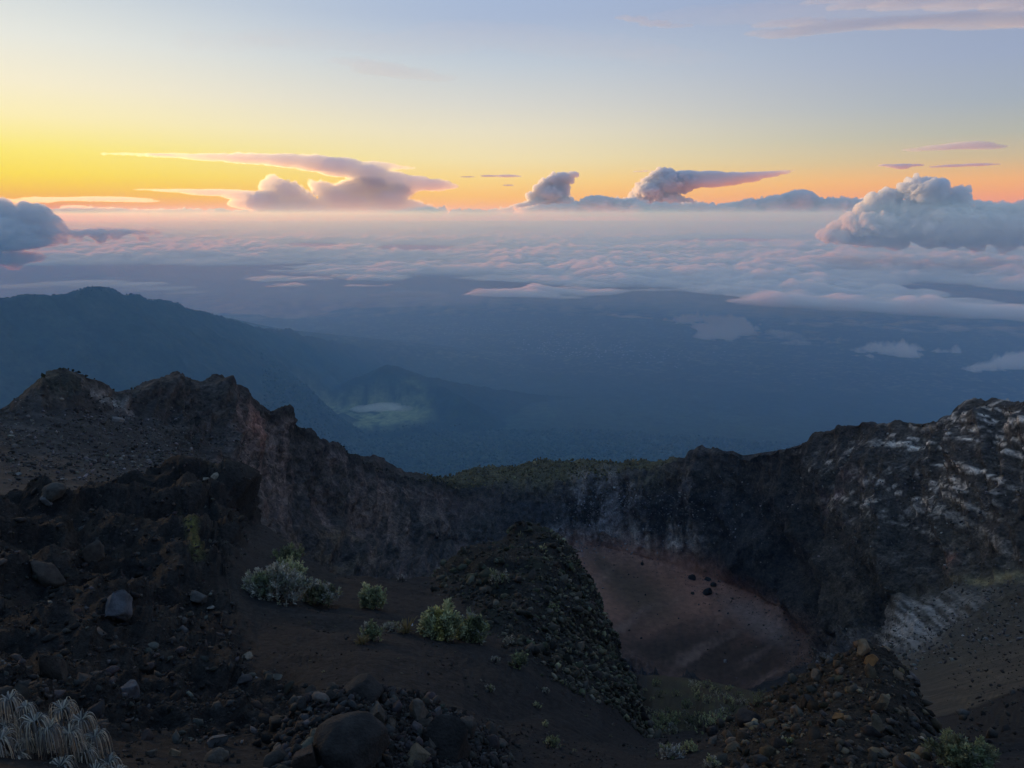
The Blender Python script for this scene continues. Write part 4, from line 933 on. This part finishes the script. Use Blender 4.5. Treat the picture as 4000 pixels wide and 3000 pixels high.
boulder(1567, 1428, 10, 6, 247, (.20, .19, .19), 'single pale stone on the dark side of the crater floor', angular=.7)
boulder(252, 904, 28, 14, 248, (.17, .165, .16), 'pale outcrop block below the white streak on the left hillside', angular=.9)
# many alike stones of the three rubble heaps: individuals that share a few shapes
meshes = []
for s in range(12):
    v, f = stone_shape(300 + s, 2, .9 if s % 3 else .4, (1, .85, .65))
    o = mesh_obj('stone', v, f, STONE, smooth_=False, cols=np.ones((len(v), 3))); meshes.append(o.data); bpy.data.objects.remove(o)
def many(n, wgt, lo, hi, power, tint, label, group):
    p, sz, t, sh = scatter(n, wgt, lo, hi, power, meshes, tint, .3, sink=.35)
    for k in range(n):
        o = bpy.data.objects.new('stone', meshes[sh[k]]); COL.objects.link(o)
        o.location = p[k]; o.scale = (sz[k],) * 3; o.rotation_euler = (rng.normal(0, .5), rng.normal(0, .5), rng.uniform(0, 6.28)); o.color = tuple(t[k]) + (1,)
        q = min(NAMED, key=lambda e: np.linalg.norm(e[0] - p[k]))[1].split()
        lum = t[k].mean() / np.mean(tint); tone = 'dark' if lum < .75 else ('pale' if lum > 1.35 else 'dull'); big = 'larger' if sz[k] > lo * 1.7 else 'small'
        near_ = ' '.join(q[:6]) if len(q) > 7 else ' '.join(q)
        while near_.split()[-1] in ('the', 'on', 'of', 'a', 'at', 'with', 'its', 'and', 'to', 'in', 'just', 'below', 'low', 'right', 'left', 'behind', 'dark', 'against', 'beside', 'above', 'near', 'next', 'out', 'high', 'biggest'): near_ = ' '.join(near_.split()[:-1])
        tag(o, f'{big} {tone} {label} close to the {near_}', 'stone', group)
front = (FPX > 0) & (FPX < 2212) & (FPY < 1690)
many(110, w_mc * front / RAD, .04, .13, 2.2, [(.05, .046, .042), (.036, .034, .032), (.08, .07, .06)], 'loose rubble stone', 'stones of the boulder mound')
many(110, w_mr * front / RAD * (FPX < 1990), .06, .17, 2.4, BROWN, 'brown angular stone', 'stones of the rubble mound')
many(50, w_left * front / RAD ** 1.2, .06, .17, 2.4, GREY, 'grey embedded stone', 'stones of the left slope')
many(30, w_spur * front * (sg > 4.2), .14, .30, 2.4, MOSSY, 'mossy spur stone', 'stones of the spur')
# ------------------------------------------------------------------ plants
def leaf_mat(name, trans=.3):
    M = Mat(name); at_ = M.n('ShaderNodeAttribute', attribute_name='albedo')
    d = M.n('ShaderNodeBsdfDiffuse'); t = M.n('ShaderNodeBsdfTranslucent'); mx = M.n('ShaderNodeMixShader'); mx.inputs[0].default_value = trans
    M.l(at_.outputs['Color'], d.inputs[0]); M.l(at_.outputs['Color'], t.inputs[0]); M.l(d.outputs[0], mx.inputs[1]); M.l(t.outputs[0], mx.inputs[2]); M.l(mx.outputs[0], M.out.inputs[0])
    return M.m
LEAF = leaf_mat('shrub_leaf'); WOOL = leaf_mat('woolly_leaf', .35)
M = Mat('bark'); b = M.n('ShaderNodeBsdfPrincipled'); b.inputs['Base Color'].default_value = (.045, .036, .028, 1); b.inputs['Roughness'].default_value = .9
nz = M.n('ShaderNodeTexNoise'); nz.inputs['Scale'].default_value = 60; bp = M.n('ShaderNodeBump'); bp.inputs['Distance'].default_value = .01; M.l(nz.outputs['Fac'], bp.inputs['Height']); M.l(bp.outputs[0], b.inputs['Normal']); M.l(b.outputs[0], M.out.inputs[0])
BARK = M.m
def tubes(paths, radii, sides=5):
    Vs, Fs = [], []; off = 0
    for pth, rd_ in zip(paths, radii):
        pth = np.asarray(pth, float); n = len(pth)
        tg = np.gradient(pth, axis=0); tg /= np.maximum(np.linalg.norm(tg, axis=1, keepdims=True), 1e-9)
        ref = np.array((0.3, 0.9, 0.1)); a = np.cross(tg, ref); a /= np.maximum(np.linalg.norm(a, axis=1, keepdims=True), 1e-9); b_ = np.cross(tg, a)
        rr_ = np.linspace(rd_[0], rd_[1], n)
        for k in range(sides):
            th2 = 2 * math.pi * k / sides
            Vs.append(pth + (a * math.cos(th2) + b_ * math.sin(th2)) * rr_[:, None])
        i = np.arange(n - 1)
        for k in range(sides):
            k2 = (k + 1) % sides
            Fs.append(np.stack([off + k * n + i, off + k2 * n + i, off + k2 * n + i + 1, off + k * n + i + 1], -1))
        off += n * sides
    return np.concatenate(Vs), np.concatenate(Fs)
def leaves(bases, dirs, length, width, cols, droop=0.0, segs=1, rnd=None):
    """narrow leaf blades; each a strip of quads"""
    n = len(bases); dirs = dirs / np.linalg.norm(dirs, axis=1, keepdims=True)
    side = np.cross(dirs, rnd.normal(size=(n, 3))); side /= np.linalg.norm(side, axis=1, keepdims=True)
    Vs = []
    for k in range(segs + 1):
        t = k / segs
        p = bases + dirs * (length * t)[:, None]; p[:, 2] -= droop * (t ** 2) * length
        w_ = width * (np.sin(math.pi * (.12 + .80 * t)) + .05)
        Vs += [p - side * w_[:, None], p + side * w_[:, None]] if np.ndim(w_) else [p - side * w_, p + side * w_]
    V = np.stack(Vs, 1); nv = 2 * (segs + 1)
    f = np.array([(2 * k, 2 * k + 1, 2 * k + 3, 2 * k + 2) for k in range(segs)])
    F = (f[None] + (np.arange(n) * nv)[:, None, None]).reshape(-1, 4)
    return V.reshape(-1, 3), F, np.repeat(cols, nv, 0)
SILVER = [(.26, .25, .20), (.20, .195, .155), (.33, .315, .25), (.23, .235, .15)]
GREEN = [(.19, .21, .105), (.15, .17, .09), (.25, .265, .13), (.14, .15, .10)]
LIME = [(.32, .325, .16), (.25, .265, .14), (.40, .39, .21), (.20, .215, .12)]
WHITE = [(.40, .385, .33), (.31, .30, .255), (.23, .225, .19)]
OLIVE = [(.13, .135, .075), (.10, .105, .065), (.17, .17, .09)]
SILVER = [tuple(min(v * 1.3, .6) for v in c_) for c_ in SILVER]
GREEN = [tuple(min(v * 1.3, .6) for v in c_) for c_ in GREEN]
LIME = [tuple(min(v * 1.3, .6) for v in c_) for c_ in LIME]
WHITE = [tuple(min(v * 1.3, .6) for v in c_) for c_ in WHITE]
OLIVE = [tuple(min(v * 1.3, .6) for v in c_) for c_ in OLIVE]
def shrub(px, py, wpx, hpx, pal, label, seed, name='shrub', cat='shrub', group=None, dens=1.0, tips=None, flowers=0, spiky=1.0, tipk=.1):
    """a dome of upright leafy shoots on branching stems"""
    r_ = np.random.RandomState(seed)
    loc, nrm, dist = hit(px, py + hpx * .45)
    if loc is None: return None
    s = dist / FOC; a, h = wpx * .5 * s, hpx * s
    root = empty(name, loc); tag(root, label, cat, group)
    ns = int(np.clip(wpx * hpx / 13 * dens, 14, 420))
    # shoot tips over the dome
    ph = r_.uniform(0, 2 * np.pi, ns); u = np.sqrt(r_.uniform(0, 1, ns)); el_ = np.sqrt(np.maximum(1 - u ** 2, 0))
    lump = 1 + .6 * pnoise(np.stack([np.cos(ph) * u * 2.8 + seed, np.sin(ph) * u * 2.8, np.zeros(ns)], -1))
    tip = np.stack([a * u * np.cos(ph) * lump, .8 * a * u * np.sin(ph) * lump, h * (.15 + .62 * el_) * lump * r_.uniform(.8, 1.05, ns)], -1)
    outd = np.stack([np.cos(ph) * u * .55, np.sin(ph) * u * .55, np.ones(ns)], -1); outd /= np.linalg.norm(outd, axis=1, keepdims=True)
    nst = min(ns, 34); pick = r_.choice(ns, nst, replace=False)
    paths = [np.stack([(0, 0, -.1 * h), tip[k] * np.array((.35, .35, .35)), tip[k] * np.array((.8, .8, .7)), tip[k] - outd[k] * .03 * h]) for k in pick]
    V, F = tubes(paths, [(max(.012 * h, .004), .0025)] * nst, 4)
    mesh_obj('stem', V, F, BARK, root)
    nl = 13
    L_ = np.clip(h * .14, .03, .12)
    bs = np.repeat(tip, nl, 0) - np.repeat(outd, nl, 0) * (r_.rand(ns * nl) * L_ * 1.5)[:, None]
    dr = np.repeat(outd, nl, 0) * 1.25 + r_.normal(0, .55 / spiky, (ns * nl, 3))
    pal = np.array(pal); base_c = pal[r_.randint(len(pal), size=ns)]
    if tips is not None:
        k = pnoise(np.stack([tip[:, 0] / a * 1.4 + seed, tip[:, 1] / a * 1.4, tip[:, 2] / h], -1)) + .3 * (tip[:, 2] / h - .6) > tipk
        tp = np.array(tips); base_c[k] = tp[r_.randint(len(tp), size=k.sum())]
    cc = np.repeat(base_c, nl, 0) * np.exp(r_.normal(0, .22, (ns * nl, 1)))
    V, F, cl = leaves(bs, dr, np.full(ns * nl, L_) * r_.uniform(.6, 1.2, ns * nl), L_ * .14, cc, .15, 2, r_)
    mesh_obj('foliage', V, F, LEAF, root, cols=cl)
    if flowers:  # too small to pick apart
        k = r_.choice(ns, flowers, replace=True); q = tip[k] + r_.normal(0, .02, (flowers, 3)) + np.array((0, 0, L_ * .7))
        fv, ff = SMALL[0][0] * np.array((1, 1, .5)), SMALL[0][1]
        V = (fv[None] * (L_ * .22) * r_.uniform(.7, 1.3, (flowers, 1, 1)) + q[:, None]).reshape(-1, 3); F = (ff[None] + (np.arange(flowers) * len(fv))[:, None, None]).reshape(-1, 3)
        tag(mesh_obj('flower_heads', V, F, LEAF, root, cols=np.repeat(np.array([(.55, .50, .22)]) * r_.uniform(.7, 1.2, (flowers, 1)), len(fv), 0)), kind='stuff')
    return root
def grass_tuft(px, py, wpx, hpx, cols, label, seed, group=None):
    r_ = np.random.RandomState(seed); loc, nrm, dist = hit(px, py + hpx * .4)
    s = dist / FOC; n = 90; h = hpx * s
    root = empty('grass_tuft', loc); tag(root, label, 'grass', group)
    ph = r_.uniform(0, 6.283, n); lean = r_.uniform(.1, 1.0, n)
    d = np.stack([np.cos(ph) * lean, np.sin(ph) * lean, np.ones(n)], -1)
    b0 = np.stack([np.cos(ph), np.sin(ph), ph * 0], -1) * (r_.rand(n) * .12 * wpx * s)[:, None]
    pal = np.array(cols)[r_.randint(len(cols), size=n)]
    V, F, cl = leaves(b0, d, h * r_.uniform(.6, 1.2, n), .006 + .004 * s * 100 * 0, pal, .35, 4, r_)
    mesh_obj('blade_cluster', V, F, LEAF, root, cols=cl); return root
shrub(598, 1258, 122, 78, SILVER, 'largest silver-grey shrub with a lime green crown on the saddle', 1, tips=GREEN, dens=1.3, tipk=.38)
shrub(628, 1226, 56, 44, LIME, 'lime green clump growing against the back of the largest silver-grey shrub', 20)
shrub(692, 1280, 66, 52, OLIVE, 'drab olive shrub hugging the right side of the largest silver-grey shrub', 2, tips=SILVER)
shrub(625, 1198, 62, 40, GREEN, 'small green shrub in the gully behind the largest silver-grey shrub', 3, tips=OLIVE)
shrub(774, 1218, 50, 30, WHITE, 'whitish shrub standing on the saddle edge against the crater wall', 4, dens=.8)
shrub(869, 1247, 28, 13, WHITE, 'tiny pale shrub on the saddle edge left of the stony spur', 5)
shrub(806, 1288, 52, 56, LIME, 'upright yellow-green shrub in the middle of the ash slope', 6, tips=GREEN)
shrub(803, 1362, 38, 46, GREEN, 'narrow green shrub below the upright yellow-green one', 7, tips=SILVER)
shrub(848, 1354, 46, 24, SILVER, 'low silvery shrub beside the golden grass tuft', 8, tips=GREEN)
shrub(955, 1345, 84, 76, LIME, 'brightest yellow-topped shrub in the centre of the ash slope', 9, tips=[(.46, .40, .14), (.42, .38, .13)], flowers=60, dens=1.3)
shrub(1022, 1356, 62, 68, GREEN, 'darker green shrub grown into the right side of the yellow-topped one', 10, tips=SILVER)
shrub(1075, 1243, 42, 30, SILVER, 'silvery shrub on the dark face of the stony spur', 11, tips=GREEN)
shrub(1171, 1184, 20, 18, LIME, 'small lime shrub just under the spur summit', 12)
shrub(1124, 1154, 18, 12, GREEN, 'tiny green shrub on the spur crest', 13)
shrub(1121, 1426, 36, 40, OLIVE, 'round olive shrub at the bottom of the stony spur', 14, tips=GREEN)
shrub(1070, 1424, 22, 17, SILVER, 'little grey shrub left of the round olive shrub', 15)
shrub(1098, 1384, 24, 26, SILVER, 'loose grey shrub above the round olive shrub', 16, dens=.6)
shrub(1059, 1486, 20, 17, SILVER, 'small round grey shrub on the lower ash slope', 17, tips=GREEN)
shrub(1184, 1378, 20, 14, SILVER, 'small grey shrub on the middle of the spur flank', 18)
shrub(1196, 1310, 26, 20, GREEN, 'green shrub high on the spur flank', 19)
shrub(1194, 1600, 30, 28, GREEN, 'small green shrub on the lowest ash apron', 21, tips=LIME)
shrub(1178, 1563, 12, 14, LIME, 'tiny lime sprig above the shrub on the ash apron', 22)
shrub(1159, 1522, 16, 12, LIME, 'tiny lime tuft at the foot of the spur', 23)
shrub(1180, 1491, 16, 14, SILVER, 'tiny silver tuft at the foot of the spur', 24)
shrub(1220, 1474, 16, 14, GREEN, 'tiny green tuft on the foot of the spur near its dark edge', 25)
shrub(1437, 1556, 60, 26, LIME, 'wide lime shrub on the scrubby slope below the crater floor', 26, tips=GREEN)
shrub(1531, 1558, 34, 18, GREEN, 'low green shrub on the scrubby slope right of the wide lime shrub', 27)
shrub(1486, 1614, 38, 26, LIME, 'bright green cushion at the foot of the rubble apron', 28)
shrub(1448, 1624, 50, 32, WHITE, 'pale grey cushion beside the bright green cushion', 29, tips=GREEN)
shrub(1538, 1648, 28, 32, SILVER, 'upright silver shrub cut by the lower picture edge', 30, tips=LIME)
shrub(1705, 1600, 16, 16, GREEN, 'small green sprig among the stones of the rubble mound', 31)
shrub(1753, 1443, 18, 12, GREEN, 'tiny green sprig on the left shoulder of the rubble mound', 32)
shrub(2082, 1632, 90, 56, OLIVE, 'feathery olive bush in the bottom right corner', 33, spiky=.7, dens=.9, tips=GREEN)
# scrub on the slope behind: alike little bushes, one by one
proto = None
k = 0
for i in range(75):
    u, w_ = rng.rand(), rng.rand()
    px = 1392 + 250 * u; py = np.interp(px, [1390, 1500, 1640], [1470, 1478, 1502]) + (1590 - np.interp(px, [1390, 1500, 1640], [1470, 1478, 1502])) * w_ ** 1.3
    if px > 1560 and py > 1545: continue
    loc, nrm, dist = hit(px, py)
    if loc is None or dist > 80: continue
    if proto is None:
        protos = [shrub(px, py, 20, 14, pal_, f"low {('olive', 'green', 'lime', 'silver')[q_]} scrub bush among the first on the slope behind the spur", 70 + q_, group='scrub bushes on the slope') for q_, pal_ in enumerate((OLIVE, GREEN, LIME, SILVER))]
        proto = protos[0]; size0 = (hit(px, py)[2] * 20 / FOC)
        for q_ in protos[1:]: pass
        base_list = [[c for c in q_.children] for q_ in protos]
        for q_, (ddx, ddy) in zip(protos[1:], ((60, 14), (130, 30), (30, 60))):
            q_.location = hit(1400 + ddx, 1490 + ddy)[0]
        continue
    qi = rng.randint(4); src = protos[qi]
    r2 = src.copy(); COL.objects.link(r2); r2.location = loc; sc2 = rng.uniform(.5, 1.3); r2.scale = (sc2,) * 3; r2['label'] = f"{'tiny' if sc2 < .75 else ('small' if sc2 < 1.05 else 'larger')} {('olive', 'green', 'lime', 'silver')[qi]} scrub bush {('beside the spur', 'mid-slope', 'beside the rubble mound')[min(int(u * 3), 2)]}, {('top', 'upper', 'lower', 'bottom')[min(int(w_ * 4), 3)]} part of the scrubby slope"; r2.rotation_euler = (0, 0, rng.uniform(0, 6.28))
    for c in src.children:
        c2 = c.copy(); COL.objects.link(c2); c2.parent = r2
k = 0
for i in range(60):
    if k >= 26: break
    px, py = rng.uniform(640, 1380), rng.uniform(1290, 1640)
    loc, nrm, dist = hit(px, py)
    if loc is None or dist > 34 or (560 < px < 1110 and py > 1470): continue
    qi = rng.randint(4); src = protos[qi]; r2 = src.copy(); COL.objects.link(r2); r2.location = loc; sc2 = rng.uniform(.10, .26) * dist / 22; r2.scale = (sc2,) * 3; r2.rotation_euler = (0, 0, rng.uniform(0, 6.28)); k += 1
    near_ = min(((658, 1262, 'largest silver-grey shrub'), (806, 1300, 'upright yellow-green shrub'), (970, 1350, 'yellow-topped shrub'), (1121, 1430, 'round olive shrub'), (1194, 1605, 'shrub of the ash apron'), (785, 1480, 'crest boulder'), (1330, 1500, 'dark edge of the spur')), key=lambda e: math.hypot(e[0] - px, e[1] - py))
    r2['group'] = 'tiny tufts on the ash slope'
    r2['label'] = f"tiny {('olive', 'green', 'lime', 'silver')[qi]} tuft {'left' if px < near_[0] else 'right'} of and {'above' if py < near_[1] else 'below'} the {near_[2]}"
    for c in src.children:
        c2 = c.copy(); COL.objects.link(c2); c2.parent = r2
GOLD = [(.20, .15, .06), (.14, .11, .05), (.24, .19, .09)]
grass_tuft(878, 1350, 40, 42, GOLD, 'golden grass tuft beside the low silvery shrub', 1)
grass_tuft(783, 1381, 34, 26, GOLD, 'golden grass tuft left of the narrow green shrub', 2)
# scraps of white litter
def scrap(px, py, wpx, label, seed):
    loc, nrm, dist = hit(px, py); s = dist / FOC * wpx * .5; r_ = np.random.RandomState(seed)
    g = np.linspace(-1, 1, 5); xx, yy = np.meshgrid(g, g); zz_ = .25 * r_.rand(5, 5)
    top_ = np.stack([xx, yy * .7, zz_], -1).reshape(-1, 3); V = np.concatenate([top_, top_ - np.array((0, 0, .06))]) * s
    Fq = grid_faces(5, 5); F = np.concatenate([Fq, Fq[:, ::-1] + 25])
    o = mesh_obj('paper_scrap', V, F, PAPER, smooth_=False); o.location = loc + Vector((0, -s * .3, s * .75)); o.rotation_euler = (1.1, .2, r_.uniform(0, 1)); tag(o, label, 'litter')
M = Mat('paper'); b = M.n('ShaderNodeBsdfPrincipled'); b.inputs['Base Color'].default_value = (.55, .60, .66, 1); b.inputs['Roughness'].default_value = .7; M.l(b.outputs[0], M.out.inputs[0]); PAPER = M.m
scrap(926, 1552, 11, 'white paper scrap caught on the left edge of the blocky boulder', 1)
scrap(889, 1352, 7, 'tiny white paper scrap beside the golden grass tuft', 2)

# woolly silver plant in the lower left corner: rosettes of long drooping leaves
pl = empty('woolly_plant', hit(110, 1640)[0]); tag(pl, 'silvery woolly plant with drooping leaves in the bottom left corner', 'plant')
r_ = np.random.RandomState(5)
ros = [(20, 1512, 1.0), (55, 1528, .8), (75, 1560, 1.25), (10, 1570, 1.1), (135, 1532, 1.25), (175, 1556, 1.15), (150, 1585, 1.1), (205, 1592, 1.15), (100, 1622, 1.2), (30, 1640, 1.2), (60, 1602, 1.1), (180, 1628, 1.2), (235, 1648, 1.0), (130, 1655, 1.1), (-40, 1545, 1.2), (-30, 1620, 1.2), (205, 1668, 1.1), (75, 1675, 1.2), (105, 1575, 1.1), (40, 1550, 1.0), (0, 1600, 1.2), (160, 1610, 1.1), (255, 1672, 1.0)]
dist0 = 5.2
for i, (px, py, k) in enumerate(ros):
    c = np.array(at(px, py, dist0 + r_.uniform(-.3, .3) - (py - 1580) * .006)) - np.array(pl.location)
    sc2 = .15 * k
    n = 90; ph = r_.uniform(0, 6.283, n); up = r_.uniform(.15, 1.1, n)
    segs = 7; Vs = []
    ln = sc2 * r_.uniform(.75, 1.35, n); wd = .0042 * r_.uniform(.7, 1.3, n)
    tt = np.linspace(0, 1, segs + 1)
    outw = np.stack([np.cos(ph), np.sin(ph)], -1)
    side = np.stack([-np.sin(ph), np.cos(ph), np.zeros(n)], -1)
    for t in tt:
        rad_ = ln * .46 * (1 - (1 - t) ** 2.6); hz = ln * (up * .34 * math.sin(min(t * 2.6, math.pi)) - 1.35 * max(t - .28, 0) ** 1.25)
        p = np.stack([outw[:, 0] * rad_, outw[:, 1] * rad_, hz], -1)
        w_ = wd * (1.0 - .75 * t)
        Vs += [p - side * w_[:, None], p + side * w_[:, None]]
    V = np.stack(Vs, 1).reshape(-1, 3) + c; nv = 2 * (segs + 1)
    f = np.array([(2 * q, 2 * q + 1, 2 * q + 3, 2 * q + 2) for q in range(segs)])
    F = (f[None] + (np.arange(n) * nv)[:, None, None]).reshape(-1, 4)
    cc = np.array([(.42, .38, .30), (.30, .275, .225), (.55, .47, .33), (.19, .175, .15), (.10, .095, .085)])[r_.randint(5, size=n)] * r_.uniform(.75, 1.2, (n, 1))
    ro_ = mesh_obj('rosette', V, F, WOOL, pl, cols=np.repeat(cc, nv, 0))
    base_ = np.array((0, 0, -.1)) + .25 * c
    pth = np.stack([base_, (base_ + c) / 2 + np.array((0, 0, -.05)), c]); V, F = tubes([pth], [(.014, .009)], 6); mesh_obj('stem', V, F, BARK, pl)

# ------------------------------------------------------------------ trees far below, scrub on the rim, village
def ground_z(xs, ys):
    r2 = np.hypot(xs, ys); a2 = np.arctan2(xs, ys)
    fi = np.clip(np.interp(r2, rad, np.arange(NRF)), 0, NRF - 1.001); fj = np.clip(np.interp(a2, az, np.arange(NCF)), 0, NCF - 1.001)
    i = fi.astype(int); j = fj.astype(int); u = fi - i; v = fj - j
    return (PLAIN_Z[i, j] * (1 - u) + PLAIN_Z[i + 1, j] * u) * (1 - v) + (PLAIN_Z[i, j + 1] * (1 - u) + PLAIN_Z[i + 1, j + 1] * u) * v
CROWN = leaf_mat('forest_crown', .15)
def crowns(name, label, P3, size, tint, hgt=1.0):
    n = len(P3); sh = rng.randint(len(CHIP), size=n); Vs, Fs, Cs = [], [], []; off = 0
    for k in range(len(CHIP)):
        j = np.where(sh == k)[0]
        v = CHIP[k][0] * np.array((1, 1, hgt / .6)); vv = v[None] * size[j][:, None, None] + (P3[j] + np.array((0, 0, 1))[None] * (size[j] * hgt * .7)[:, None])[:, None]
        Vs.append(vv.reshape(-1, 3)); Fs.append((CHIP[k][1][None] + (np.arange(len(j)) * 12)[:, None, None] + off).reshape(-1, 3)); Cs.append(np.repeat(tint[j], 12, 0)); off += 12 * len(j)
    o = mesh_obj(name, np.concatenate(Vs), np.concatenate(Fs), CROWN, smooth_=True, cols=np.concatenate(Cs)); tag(o, label, 'forest', kind='stuff'); return o
n = 12000
a2 = rng.uniform(R(-20), R(34), n); r2 = 4300 * np.exp(rng.rand(n) * .42)
xs, ys = r2 * np.sin(a2), r2 * np.cos(a2)
dm = np.sqrt(((xs - at(775, 895, 6850)[0]) / 720) ** 2 + ((ys - at(775, 895, 6850)[1]) / 420) ** 2)
ok = dm > 1.0; xs, ys = xs[ok], ys[ok]; n = len(xs)
tint = np.array([(.045, .065, .035), (.065, .085, .045), (.032, .045, .028)])[rng.randint(3, size=n)] * np.exp(rng.normal(0, .2, (n, 1)))
crowns('forest', 'dense forest covering the lower flank beyond the crater', np.stack([xs, ys, ground_z(xs, ys) - 2], -1), rng.uniform(7, 15, n), tint)
# crest trees of the far mountain
xs_, ys_, = [], []
for i in range(260):
    px = rng.choice([rng.normal(218, 18), rng.uniform(100, 420), rng.uniform(-60, 640)]); r3 = np.interp(px, [-200, 0, 218, 300, 380, 470, 540, 640], [4800, 5000, 5330, 5600, 6000, 6700, 7500, 8700])
    d = ray(px, 650); q = d * (r3 + rng.normal(0, 25)); xs_.append(q.x); ys_.append(q.y)
xs_, ys_ = np.array(xs_), np.array(ys_)
crowns('crest_woods', 'scattered trees along the crest of the far mountain', np.stack([xs_, ys_, ground_z(xs_, ys_)], -1), rng.uniform(3, 8, len(xs_)), np.tile(np.array((.03, .04, .028)), (len(xs_), 1)), 1.2)
# scrub along the crater rim
w_rim = ((sg > 11.0) & (sg < 12.15)) * smooth(FPX, 900, 960) * (1 - smooth(FPX, 1340, 1480)) + 0.25 * ((sg > 10.8) & (sg < 11.05)) * smooth(FPX, 960, 1050) * (1 - smooth(FPX, 1300, 1420))
p_, s_, t2, _ = scatter(3000, w_rim, .2, .95, 2.2, CHIP, [(.13, .115, .06), (.085, .08, .045), (.16, .14, .075)], .3)
crowns('rim_scrub', 'olive scrub growing along the far crater rim', p_, s_, t2, 1.3)
w_dk = ((sg > 10.97) & (sg < 11.2)) * (pb(120, 812, 70, 40) + pb(260, 850, 30, 24) + pb(800, 990, 80, 40) + pb(930, 1035, 60, 30))
p_, s_, t2, _ = scatter(420, w_dk, .15, .55, 2.0, CHIP, [(.028, .031, .022), (.04, .042, .028)], .2)
crowns('ridge_scrub', 'dark scrub tufts on the left crater ridge', p_, s_, t2, 1.1)
# village: pale roofs far out on the plain
Vs, Fs = [], []; off = 0
for i in range(330):
    cx, cy_, sx, sy = [(1180, 748, 40, 8), (1250, 760, 45, 8), (1215, 728, 60, 8), (1330, 752, 40, 10), (1000, 712, 60, 5), (1420, 770, 60, 12), (1120, 705, 80, 6)][rng.randint(7)]
    q = ray(cx + rng.normal(0, sx), cy_ + rng.normal(0, sy)); t3 = 9000.0
    for it in range(6): t3 = ground_z(np.array([q.x * t3]), np.array([q.y * t3]))[0] / q.z
    c = np.array((q.x * t3, q.y * t3, ground_z(np.array([q.x * t3]), np.array([q.y * t3]))[0])); hx, hy, hh = rng.uniform(6, 16), rng.uniform(5, 9), rng.uniform(4, 7); th2 = rng.rand() * 3
    ca, sa = math.cos(th2), math.sin(th2)
    V = [(-hx, -hy, 0), (hx, -hy, 0), (hx, hy, 0), (-hx, hy, 0), (-hx, -hy, hh), (hx, -hy, hh), (hx, hy, hh), (-hx, hy, hh), (-hx * .95, 0, hh + 4), (hx * .95, 0, hh + 4)]
    Vs += [(c[0] + a_ * ca - b_ * sa, c[1] + a_ * sa + b_ * ca, c[2] + z_) for a_, b_, z_ in V]
    Fs += [(off + a_, off + b_, off + c_, off + d_) for a_, b_, c_, d_ in ((0, 1, 5, 4), (1, 2, 6, 5), (2, 3, 7, 6), (3, 0, 4, 7), (4, 5, 9, 8), (6, 7, 8, 9), (5, 6, 9, 9), (7, 4, 8, 8))]; off += 10
Fs = np.array(Fs); 
quads = Fs[Fs[:, 2] != Fs[:, 3]]
M = Mat('pale_roof'); b = M.n('ShaderNodeBsdfPrincipled'); b.inputs['Base Color'].default_value = (.62, .60, .58, 1); b.inputs['Roughness'].default_value = .5; M.l(b.outputs[0], M.out.inputs[0])
vil = mesh_obj('village', np.array(Vs), quads, M.m, smooth_=False); tag(vil, 'scattered pale village roofs far out on the plain', 'village', kind='stuff')
